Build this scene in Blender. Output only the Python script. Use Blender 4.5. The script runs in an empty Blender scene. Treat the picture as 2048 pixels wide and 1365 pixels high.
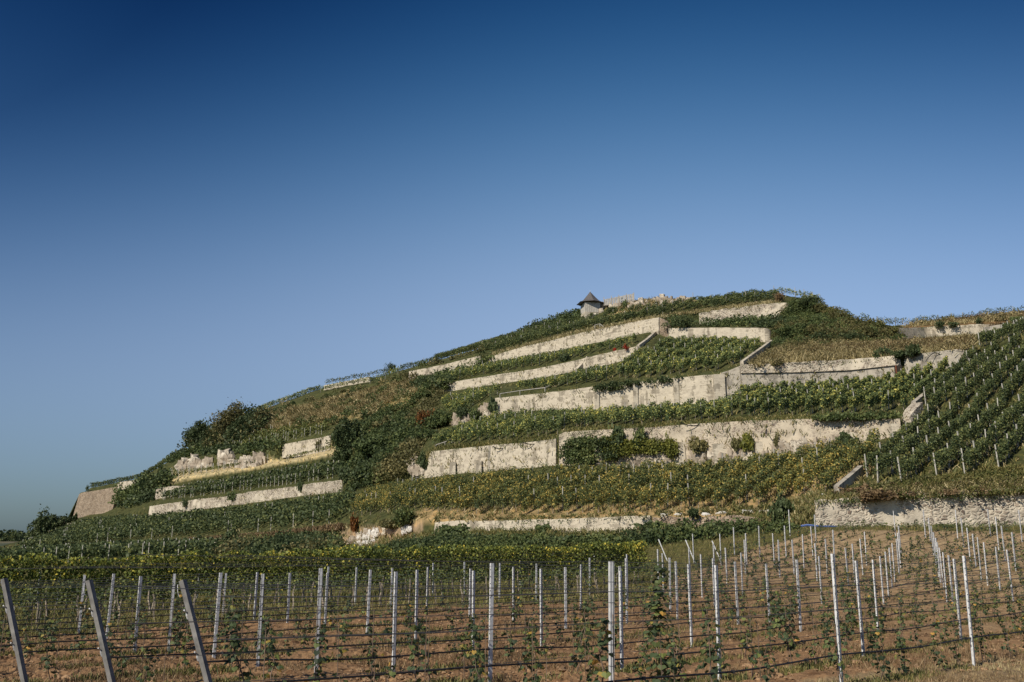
import bpy, math, random
import numpy as np
from mathutils import Vector, Matrix
from mathutils.bvhtree import BVHTree

# ------------------------------------------------------------------ camera, sky, sun
SC = bpy.context.scene
F = 1763.0; CX = 1024.0; CY = 682.5; HOR = 1068.0
TH = math.atan((HOR - CY) / F); CT, ST = math.cos(TH), math.sin(TH)
cam_d = bpy.data.cameras.new("camera"); cam = bpy.data.objects.new("camera", cam_d)
SC.collection.objects.link(cam); SC.camera = cam
cam_d.sensor_width = 36.0; cam_d.lens = F / 2048.0 * 36.0
cam_d.clip_start = 0.1; cam_d.clip_end = 9000
cam.location = (0, 0, 0); cam.rotation_euler = (math.radians(90) + TH, 0, 0)

SUN_AZ, SUN_EL = math.radians(222), math.radians(37)     # azimuth clockwise from +Y
tosun = Vector((math.sin(SUN_AZ) * math.cos(SUN_EL), math.cos(SUN_AZ) * math.cos(SUN_EL), math.sin(SUN_EL)))
W = bpy.data.worlds.new("World"); SC.world = W; W.use_nodes = True
wn = W.node_tree; bg = wn.nodes['Background']
sky = wn.nodes.new('ShaderNodeTexSky'); sky.sky_type = 'NISHITA'; sky.sun_disc = False
sky.sun_elevation = SUN_EL; sky.sun_rotation = SUN_AZ
sky.altitude = 300; sky.air_density = 1.0; sky.dust_density = 0.4; sky.ozone_density = 2.2
# deep blue late summer sky, darker with height; lens vignette put into its colour
tc_ = wn.nodes.new('ShaderNodeTexCoord'); sx_ = wn.nodes.new('ShaderNodeSeparateXYZ'); wn.links.new(tc_.outputs['Generated'], sx_.inputs[0])
def wm(op, a, b_=None, c_=None):
    n_ = wn.nodes.new('ShaderNodeMath'); n_.operation = op
    for i_, q_ in enumerate((a, b_, c_)):
        if q_ is None: continue
        if isinstance(q_, (int, float)): n_.inputs[i_].default_value = q_
        else: wn.links.new(q_, n_.inputs[i_])
    return n_.outputs[0]
zc_ = wm('MINIMUM', wm('MAXIMUM', sx_.outputs['Z'], 0.0), 0.56); z2_ = wm('MULTIPLY', zc_, zc_)
xz_ = wm('MULTIPLY', wm('SUBTRACT', sx_.outputs['X'], 0.13), zc_); xz2_ = wm('MULTIPLY', xz_, xz_)
cb_ = wn.nodes.new('ShaderNodeCombineXYZ')
for i_, (k0, k1, k2, kg) in enumerate([(-1.222, 13.031, -24.8, 26), (-0.862, 8.73, -14.767, 18), (-0.467, 5.691, -9.157, 12)]):
    e_ = wm('ADD', wm('ADD', wm('MULTIPLY', zc_, k1), wm('MULTIPLY', z2_, k2)), k0)
    wn.links.new(wm('EXPONENT', wm('SUBTRACT', e_, wm('MULTIPLY', wm('MINIMUM', xz2_, 0.06), kg))), cb_.inputs[i_])
mu_ = wn.nodes.new('ShaderNodeVectorMath'); mu_.operation = 'MULTIPLY'; wn.links.new(sky.outputs[0], mu_.inputs[0]); wn.links.new(cb_.outputs[0], mu_.inputs[1])
wn.links.new(mu_.outputs[0], bg.inputs[0]); bg.inputs[1].default_value = 0.065
sl = bpy.data.lights.new("sun", 'SUN'); so = bpy.data.objects.new("sun", sl); SC.collection.objects.link(so)
sl.energy = 3.7; sl.angle = math.radians(0.5); sl.color = (1.0, 0.915, 0.77)
so.rotation_euler = tosun.to_track_quat('Z', 'Y').to_euler()
SC.view_settings.view_transform = 'Standard'; SC.view_settings.look = 'None'
SC.view_settings.exposure = 0.28; SC.view_settings.gamma = 1.0

# ------------------------------------------------------------------ helpers
COL = SC.collection
rng = np.random.default_rng(7); random.seed(7)

def slope(py):
    v = (CY - py) / F
    return (ST + v * CT) / (CT - v * ST)
def unp(px, py, Y):
    v = (CY - py) / F; u = (px - CX) / F; k = Y / (CT - v * ST)
    return np.array([u * k, Y + 0 * k, (ST + v * CT) * k]) if np.isscalar(px) else np.stack([u * k, Y + 0 * k, (ST + v * CT) * k], -1)
def proj(X, Y, Z):
    d = Y * CT + Z * ST; up = -Y * ST + Z * CT
    return CX + F * X / d, CY - F * up / d

def tag(o, label=None, cat=None, group=None, kind=None):
    if label: o['label'] = label
    if cat: o['category'] = cat
    if group: o['group'] = group
    if kind: o['kind'] = kind
    return o
def empty(name, loc=(0, 0, 0), rz=0):
    o = bpy.data.objects.new(name, None); COL.objects.link(o); o.location = loc; o.rotation_euler = (0, 0, rz)
    o.empty_display_size = 0.2
    return o
def mesh_np(name, V, Fc, mat=None, rnd=None, smooth=False, mats=None, midx=None):
    """V (n,3), Fc (m,k) all same k"""
    V = np.asarray(V, dtype=np.float32); Fc = np.asarray(Fc, dtype=np.int32)
    me = bpy.data.meshes.new(name); m, k = Fc.shape
    me.vertices.add(len(V)); me.vertices.foreach_set('co', V.ravel())
    me.loops.add(m * k); me.loops.foreach_set('vertex_index', Fc.ravel())
    me.polygons.add(m); me.polygons.foreach_set('loop_start', np.arange(0, m * k, k, dtype=np.int32))
    me.polygons.foreach_set('use_smooth', np.full(m, bool(smooth)))
    me.update(calc_edges=True)
    if rnd is not None:
        a = me.attributes.new('rnd', 'FLOAT', 'FACE'); a.data.foreach_set('value', np.asarray(rnd, dtype=np.float32))
    for x in (mats or [mat]):
        if x: me.materials.append(x)
    if midx is not None: me.polygons.foreach_set('material_index', np.asarray(midx, dtype=np.int32))
    return me
def obj(name, me, parent=None, loc=(0, 0, 0)):
    o = bpy.data.objects.new(name, me); COL.objects.link(o); o.location = loc
    if parent: o.parent = parent
    return o
def copy_tree(o, parent=None):
    c = o.copy(); COL.objects.link(c); c.parent = parent
    for ch in list(o.children): copy_tree(ch, c)
    return c

def _h(ix, iy, iz, s):
    n = (ix * 374761393 + iy * 668265263 + iz * 2147483647 + s * 1274126177) & 0xffffffff
    n = ((n ^ (n >> 13)) * 1274126177) & 0xffffffff
    return ((n ^ (n >> 16)) & 0xffff) / 65535.0
def vnoise(P, s=0):
    P = np.asarray(P, dtype=float); i = np.floor(P).astype(np.int64); f = P - i; f = f * f * (3 - 2 * f)
    r = 0
    for dx in (0, 1):
        for dy in (0, 1):
            for dz in (0, 1):
                w = (f[:, 0] if dx else 1 - f[:, 0]) * (f[:, 1] if dy else 1 - f[:, 1]) * (f[:, 2] if dz else 1 - f[:, 2])
                r = r + w * _h(i[:, 0] + dx, i[:, 1] + dy, i[:, 2] + dz, s)
    return r
def fbm(P, s=0, o=4):
    P = np.asarray(P, dtype=float); r = 0; a = 1.0; t = 0
    for k in range(o):
        r = r + a * vnoise(P * (2.03 ** k) + 17.3 * k, s + k); t += a; a *= 0.5
    return r / t - 0.5

def soup(C, S, asp=1.0, up=0.0):
    """leaf quads at centres C with half sizes S, random orientation"""
    n = len(C); nrm = rng.normal(size=(n, 3)); nrm[:, 2] += up
    nrm /= np.linalg.norm(nrm, axis=1)[:, None]
    t = rng.normal(size=(n, 3)); u = np.cross(nrm, t); u /= np.linalg.norm(u, axis=1)[:, None]; v = np.cross(nrm, u)
    S = np.asarray(S)[:, None]; v = v * asp
    V = np.stack([C - u * S, C - v * S * .85, C + u * S, C + v * S * .85], 1).reshape(-1, 3)
    return V, np.arange(4 * n).reshape(n, 4)
class MB:
    def __init__(s): s.V = []; s.Fq = []; s.n = 0; s.R = []; s.M = []
    def add(s, V, Fq, m=0, r=None):
        V = np.asarray(V, float); Fq = np.asarray(Fq, int)
        s.V.append(V); s.Fq.append(Fq + s.n); s.n += len(V); s.M.append(np.full(len(Fq), m)); s.R.append(np.full(len(Fq), .5) if r is None else r)
    def box(s, c, sz, m=0, R=None):
        c = np.array(c, float); h = np.array(sz, float) / 2
        P = np.array([[x, y, z] for z in (-1, 1) for y in (-1, 1) for x in (-1, 1)], float) * h
        if R is not None: P = P @ np.array(R).T
        s.add(P + c, [[0, 2, 3, 1], [4, 5, 7, 6], [0, 1, 5, 4], [2, 6, 7, 3], [0, 4, 6, 2], [1, 3, 7, 5]], m)
    def tube(s, pts, rad, k=6, m=0, caps=True):
        pts = np.array(pts, float); n = len(pts); rad = np.full(n, rad) if np.isscalar(rad) else np.array(rad)
        T = np.gradient(pts, axis=0); T /= np.linalg.norm(T, axis=1)[:, None] + 1e-9
        ref = np.array([0, 0, 1.0]) if abs(T[0, 2]) < .9 else np.array([1.0, 0, 0])
        U = np.cross(T, ref); U /= np.linalg.norm(U, axis=1)[:, None] + 1e-9; Vv = np.cross(T, U)
        a = np.arange(k) / k * 2 * math.pi
        ring = pts[:, None, :] + rad[:, None, None] * (np.cos(a)[None, :, None] * U[:, None, :] + np.sin(a)[None, :, None] * Vv[:, None, :])
        P = ring.reshape(-1, 3); fs = []
        for i in range(n - 1):
            for j in range(k): fs.append([i * k + j, i * k + (j + 1) % k, (i + 1) * k + (j + 1) % k, (i + 1) * k + j])
        if caps and k in (4, 6):
            for b in (0, (n - 1) * k):
                if k == 4: fs.append([b, b + 1, b + 2, b + 3])
                else: fs.append([b, b + 1, b + 2, b + 3]); fs.append([b, b + 3, b + 4, b + 5])
        s.add(P, fs, m)
    def build(s, name, mats, smooth=False):
        if not isinstance(mats, (list, tuple)): mats = [mats]
        return mesh_np(name, np.concatenate(s.V), np.concatenate(s.Fq), mats=mats, midx=np.concatenate(s.M), rnd=np.concatenate(s.R), smooth=smooth)

ORD = ['first', 'second', 'third', 'fourth', 'fifth', 'sixth', 'seventh', 'eighth', 'ninth', 'tenth', 'eleventh', 'twelfth', 'thirteenth',
       'fourteenth', 'fifteenth', 'sixteenth', 'seventeenth', 'eighteenth', 'nineteenth', 'twentieth']
TENS = {20: 'twenty', 30: 'thirty', 40: 'forty', 50: 'fifty', 60: 'sixty', 70: 'seventy', 80: 'eighty', 90: 'ninety'}
def ordw(i):
    if i < 20: return ORD[i]
    n = i + 1; t, r = n // 10 * 10, n % 10
    if n >= 100: return 'hundredth-odd'
    return (TENS[t][:-1] + 'ieth') if r == 0 else TENS[t] + '-' + ORD[r - 1]

# ------------------------------------------------------------------ materials
def new_mat(name):
    m = bpy.data.materials.new(name); m.use_nodes = True
    return m, m.node_tree.nodes, m.node_tree.links, m.node_tree.nodes['Principled BSDF']
def ramp(nt, stops):
    r = nt.new('ShaderNodeValToRGB'); e = r.color_ramp.elements
    while len(e) < len(stops): e.new(0.5)
    for i, (p, c) in enumerate(stops): e[i].position = p; e[i].color = (*c, 1)
    return r
def leaf_mat(name, stops, transl=0.25, nscale=0.25):
    m, N, L, P = new_mat(name)
    at = N.new('ShaderNodeAttribute'); at.attribute_name = 'rnd'
    geo = N.new('ShaderNodeNewGeometry'); no = N.new('ShaderNodeTexNoise'); no.inputs['Scale'].default_value = nscale; no.inputs['Detail'].default_value = 3
    L.new(geo.outputs['Position'], no.inputs['Vector'])
    mx = N.new('ShaderNodeMath'); mx.operation = 'MULTIPLY_ADD'; L.new(no.outputs[0], mx.inputs[0]); mx.inputs[1].default_value = 0.9
    L.new(at.outputs['Fac'], mx.inputs[2])
    sb = N.new('ShaderNodeMath'); sb.operation = 'SUBTRACT'; L.new(mx.outputs[0], sb.inputs[0]); sb.inputs[1].default_value = 0.45
    r = ramp(N, stops); L.new(sb.outputs[0], r.inputs[0])
    L.new(r.outputs[0], P.inputs['Base Color']); P.inputs['Roughness'].default_value = 0.6
    P.inputs['Specular IOR Level'].default_value = 0.3
    if transl > 0:
        t = N.new('ShaderNodeBsdfTranslucent'); L.new(r.outputs[0], t.inputs[0]); ms = N.new('ShaderNodeMixShader'); ms.inputs[0].default_value = transl
        L.new(P.outputs[0], ms.inputs[1]); L.new(t.outputs[0], ms.inputs[2]); L.new(ms.outputs[0], N['Material Output'].inputs[0])
    return m
def stone_mat(name, cols, mortar, scale=2.2, mort=0.08, bump=0.6, plaster=0.0, zs=1.4, warp=.7):
    m, N, L, P = new_mat(name)
    tc = N.new('ShaderNodeTexCoord'); mp = N.new('ShaderNodeMapping'); mp.inputs['Scale'].default_value = (1, 1, zs)
    L.new(tc.outputs['Object'], mp.inputs[0])
    nz = N.new('ShaderNodeTexNoise'); nz.inputs['Scale'].default_value = 1.7; L.new(mp.outputs[0], nz.inputs[0])
    ad = N.new('ShaderNodeMixRGB'); ad.blend_type = 'ADD'; ad.inputs[0].default_value = warp; L.new(mp.outputs[0], ad.inputs[1]); L.new(nz.outputs['Color'], ad.inputs[2])
    vo = N.new('ShaderNodeTexVoronoi'); vo.inputs['Scale'].default_value = scale; L.new(ad.outputs[0], vo.inputs['Vector'])
    ve = N.new('ShaderNodeTexVoronoi'); ve.feature = 'DISTANCE_TO_EDGE'; ve.inputs['Scale'].default_value = scale; L.new(ad.outputs[0], ve.inputs['Vector'])
    r = ramp(N, [(i / max(1, len(cols) - 1), c) for i, c in enumerate(cols)]); L.new(vo.outputs['Color'], r.inputs[0])
    r2 = ramp(N, [(mort * .15, (0, 0, 0)), (mort * 1.5, (1, 1, 1))]); L.new(ve.outputs[0], r2.inputs[0])
    # big patches of old plaster hiding the stones
    pn = N.new('ShaderNodeTexNoise'); pn.inputs['Scale'].default_value = 0.28; pn.inputs['Detail'].default_value = 6; L.new(tc.outputs['Object'], pn.inputs[0])
    pr = ramp(N, [(0.62 - plaster * .4 - .05, (1, 1, 1)), (0.62 - plaster * .4 + .05, (0, 0, 0))]); L.new(pn.outputs[0], pr.inputs[0])
    mm = N.new('ShaderNodeMath'); mm.operation = 'MULTIPLY'; L.new(r2.outputs[0], mm.inputs[0]); L.new(pr.outputs[0], mm.inputs[1])
    mx = N.new('ShaderNodeMixRGB'); L.new(mm.outputs[0], mx.inputs[0]); mx.inputs[1].default_value = (*mortar, 1); L.new(r.outputs[0], mx.inputs[2])
    st = N.new('ShaderNodeTexNoise'); st.inputs['Scale'].default_value = 0.9; st.inputs['Detail'].default_value = 8; L.new(tc.outputs['Object'], st.inputs[0])
    sr = ramp(N, [(0.3, (0.62, 0.60, 0.58)), (0.6, (1.05, 1.03, 1.0))]); L.new(st.outputs[0], sr.inputs[0])
    ml = N.new('ShaderNodeMixRGB'); ml.blend_type = 'MULTIPLY'; ml.inputs[0].default_value = 0.85; L.new(mx.outputs[0], ml.inputs[1]); L.new(sr.outputs[0], ml.inputs[2])
    L.new(ml.outputs[0], P.inputs['Base Color']); P.inputs['Roughness'].default_value = 0.95
    b = N.new('ShaderNodeBump'); b.inputs['Strength'].default_value = bump; b.inputs['Distance'].default_value = 0.12
    L.new(mm.outputs[0], b.inputs['Height']); L.new(b.outputs[0], P.inputs['Normal'])
    return m
def concrete_mat(name, col, dark, board=3.0, streak=0.7):
    m, N, L, P = new_mat(name)
    tc = N.new('ShaderNodeTexCoord')
    n1 = N.new('ShaderNodeTexNoise'); n1.inputs['Scale'].default_value = 0.45; n1.inputs['Detail'].default_value = 8; L.new(tc.outputs['Object'], n1.inputs[0])
    mp = N.new('ShaderNodeMapping'); mp.inputs['Scale'].default_value = (0.9, 0.9, 0.09); L.new(tc.outputs['Object'], mp.inputs[0])
    n2 = N.new('ShaderNodeTexNoise'); n2.inputs['Scale'].default_value = 1.6; n2.inputs['Detail'].default_value = 6; L.new(mp.outputs[0], n2.inputs[0])
    mp3 = N.new('ShaderNodeMapping'); mp3.inputs['Scale'].default_value = (0.06, 0.06, 1); L.new(tc.outputs['Object'], mp3.inputs[0])
    n3 = N.new('ShaderNodeTexNoise'); n3.inputs['Scale'].default_value = board; n3.inputs['Detail'].default_value = 3; L.new(mp3.outputs[0], n3.inputs[0])
    a = N.new('ShaderNodeMath'); a.operation = 'MULTIPLY_ADD'; a.inputs[1].default_value = streak; L.new(n2.outputs[0], a.inputs[0]); L.new(n1.outputs[0], a.inputs[2])
    a2 = N.new('ShaderNodeMath'); a2.operation = 'MULTIPLY_ADD'; a2.inputs[1].default_value = .45; L.new(n3.outputs[0], a2.inputs[0]); L.new(a.outputs[0], a2.inputs[2])
    r = ramp(N, [(0.80, dark), (1.0, tuple(.5 * (c + d) for c, d in zip(col, dark))), (1.08, col), (1.3, tuple(min(.8, c * 1.15) for c in col))]); 
    dv = N.new('ShaderNodeMath'); dv.operation = 'MULTIPLY'; dv.inputs[1].default_value = 1 / 1.35; L.new(a2.outputs[0], dv.inputs[0])
    for e in r.color_ramp.elements: e.position = e.position / 1.35
    L.new(dv.outputs[0], r.inputs[0])
    # pock marks and small embedded stones
    vo = N.new('ShaderNodeTexVoronoi'); vo.inputs['Scale'].default_value = 1.3; L.new(tc.outputs['Object'], vo.inputs[0])
    pr = ramp(N, [(0.0, (.45, .42, .4)), (0.16, (1, 1, 1))]); L.new(vo.outputs['Distance'], pr.inputs[0])
    ml = N.new('ShaderNodeMixRGB'); ml.blend_type = 'MULTIPLY'; ml.inputs[0].default_value = 0.6; L.new(r.outputs[0], ml.inputs[1]); L.new(pr.outputs[0], ml.inputs[2])
    n5 = N.new('ShaderNodeTexNoise'); n5.inputs['Scale'].default_value = 1.5; n5.inputs['Detail'].default_value = 10; n5.inputs['Roughness'].default_value = .75
    mp5 = N.new('ShaderNodeMapping'); mp5.inputs['Scale'].default_value = (.7, .7, 1.7); L.new(tc.outputs['Object'], mp5.inputs[0]); L.new(mp5.outputs[0], n5.inputs[0])
    r5 = ramp(N, [(.33, (.50, .46, .42)), (.46, (.88, .87, .86)), (.62, (1.08, 1.07, 1.05))]); L.new(n5.outputs[0], r5.inputs[0])
    ml5 = N.new('ShaderNodeMixRGB'); ml5.blend_type = 'MULTIPLY'; ml5.inputs[0].default_value = .9; L.new(ml.outputs[0], ml5.inputs[1]); L.new(r5.outputs[0], ml5.inputs[2]); ml = ml5
    L.new(ml.outputs[0], P.inputs['Base Color']); P.inputs['Roughness'].default_value = 0.92
    b = N.new('ShaderNodeBump'); b.inputs['Strength'].default_value = 0.5; b.inputs['Distance'].default_value = 0.08
    L.new(a2.outputs[0], b.inputs['Height']); L.new(b.outputs[0], P.inputs['Normal'])
    return m
def plain_mat(name, col, rough=0.6, metal=0.0, var=0.25, scale=8):
    m, N, L, P = new_mat(name)
    tc = N.new('ShaderNodeTexCoord'); n = N.new('ShaderNodeTexNoise'); n.inputs['Scale'].default_value = scale; n.inputs['Detail'].default_value = 6
    L.new(tc.outputs['Object'], n.inputs[0])
    r = ramp(N, [(0.3, tuple(c * (1 - var) for c in col)), (0.7, tuple(min(1, c * (1 + var)) for c in col))]); L.new(n.outputs[0], r.inputs[0])
    L.new(r.outputs[0], P.inputs['Base Color']); P.inputs['Roughness'].default_value = rough; P.inputs['Metallic'].default_value = metal
    return m

G = {}
G['vine'] = leaf_mat('vine leaves', [(0.0, (0.067, 0.098, 0.044)), (0.40, (0.144, 0.193, 0.077)), (0.70, (0.320, 0.361, 0.118)), (0.95, (0.774, 0.673, 0.168))], .3)
G['vine_yellow'] = leaf_mat('yellowing vine leaves', [(0.0, (0.054, 0.077, 0.036)), (0.40, (0.121, 0.152, 0.057)), (0.66, (0.300, 0.293, 0.083)), (0.95, (0.722, 0.512, 0.136))], .3)
G['vine_dark'] = leaf_mat('dark vine leaves', [(0.0, (0.047, 0.070, 0.031)), (0.5, (0.101, 0.133, 0.053)), (0.9, (0.253, 0.267, 0.084))])
G['vine_pale'] = leaf_mat('pale young vine leaves', [(0.0, (.08, .11, .035)), (0.5, (.17, .19, .06)), (0.9, (.32, .30, .10))])
G['hedge'] = leaf_mat('hedge vine leaves', [(0.0, (0.047, 0.072, 0.022)), (0.45, (0.148, 0.187, 0.047)), (0.78, (0.343, 0.359, 0.070)), (1.0, (0.749, 0.593, 0.094))], .3, .6)
G['young'] = leaf_mat('young vine leaves', [(0.0, (0.030, 0.048, 0.025)), (0.5, (0.086, 0.121, 0.052)), (0.8, (0.218, 0.253, 0.069)), (1.0, (0.552, 0.310, 0.069))], .3, 1.5)
G['bush'] = leaf_mat('scrub leaves', [(0.0, (0.051, 0.078, 0.030)), (0.5, (0.116, 0.154, 0.055)), (0.9, (0.243, 0.267, 0.089))])
G['bush_dark'] = leaf_mat('dark scrub leaves', [(0.0, (0.039, 0.060, 0.025)), (0.6, (0.084, 0.114, 0.046)), (0.95, (0.179, 0.202, 0.078))])
G['bush_olive'] = leaf_mat('olive scrub leaves', [(0.0, (0.075, 0.081, 0.030)), (0.5, (0.163, 0.150, 0.060)), (0.9, (0.312, 0.263, 0.112))])
G['bush_yellow'] = leaf_mat('yellow green leaves', [(0.0, (.08, .10, .025)), (0.5, (.19, .20, .04)), (0.9, (.36, .33, .07))])
G['bush_rust'] = leaf_mat('rust coloured leaves', [(0.0, (.10, .040, .014)), (0.5, (.21, .085, .024)), (0.9, (.32, .15, .045))])
G['bush_red'] = leaf_mat('red autumn leaves', [(0.0, (.25, .02, .012)), (0.9, (.45, .05, .02))])
G['straw'] = leaf_mat('dry grass', [(0.0, (.17, .14, .060)), (0.5, (.36, .295, .14)), (0.9, (.54, .45, .25))], .15)
G['grass'] = leaf_mat('grass blades', [(0.0, (0.075, 0.094, 0.027)), (0.5, (0.150, 0.150, 0.048)), (0.9, (0.288, 0.237, 0.088))], .15)
G['brown'] = leaf_mat('brown dry weeds', [(0.0, (.10, .066, .034)), (0.5, (.20, .135, .070)), (0.9, (.34, .24, .13))], .1)
G['conc'] = concrete_mat('pale weathered render', (.50, .445, .355), (.27, .235, .18))
G['conc_grey'] = concrete_mat('grey weathered concrete', (.38, .345, .29), (.22, .20, .17))
G['rubble'] = stone_mat('rubble masonry', [(.12, .085, .07), (.34, .28, .22), (.58, .52, .43), (.16, .12, .10), (.40, .33, .26), (.20, .15, .12), (.55, .49, .40)], (.60, .54, .44), 2.3, .17, .7, .12, 1.5, .6)
G['rubble_plaster'] = stone_mat('half rendered masonry', [(.14, .10, .085), (.42, .35, .28), (.55, .47, .37), (.20, .15, .13), (.50, .42, .34)], (.55, .485, .385), 2.3, .18, .5, .30, 1.4, .3)
G['rubble_dark'] = stone_mat('brown dry masonry', [(.24, .17, .12), (.38, .29, .21), (.50, .41, .31), (.30, .22, .17)], (.34, .27, .20), 2.6, .07, .9, .0, 1.9)
G['rock'] = stone_mat('bare rock', [(.52, .46, .37), (.66, .60, .50), (.58, .52, .43)], (.40, .34, .27), .8, .03, .8, .3, .8)
G['white_rock'] = plain_mat('white broken stone', (.62, .59, .54), .9, 0, .2, 3)
G['steel'] = plain_mat('galvanised steel', (.60, .605, .61), .6, .05, .25, 14)
G['steel_far'] = plain_mat('weathered pale post', (.42, .40, .35), .7, .0, .25, 3)
G['wood_post'] = plain_mat('grey wooden post', (.19, .185, .175), .85, 0, .35, 9)
G['hose'] = plain_mat('black plastic hose', (.018, .018, .020), .5, 0, .2, 5)
G['wire'] = plain_mat('galvanised wire', (.14, .145, .15), .5, .6, .15, 5)
G['rod'] = plain_mat('brown plant rod', (.17, .12, .085), .8, 0, .3, 12)
G['bark'] = plain_mat('bark', (.11, .085, .06), .95, 0, .4, 10)
G['trunk_pale'] = plain_mat('pale vine trunk', (.30, .25, .19), .9, 0, .35, 6)
G['slate'] = plain_mat('slate roof', (.115, .105, .10), .6, 0, .35, 6)
G['planks'] = plain_mat('whitewashed planks', (.50, .47, .42), .85, 0, .2, 3)
G['dark'] = plain_mat('dark timber', (.035, .028, .022), .9, 0, .3, 5)
G['rust'] = plain_mat('rust red metal', (.22, .07, .03), .7, 0, .3, 5)
G['blue'] = plain_mat('blue plastic pipe', (.04, .09, .28), .4, 0, .1, 5)

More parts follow.
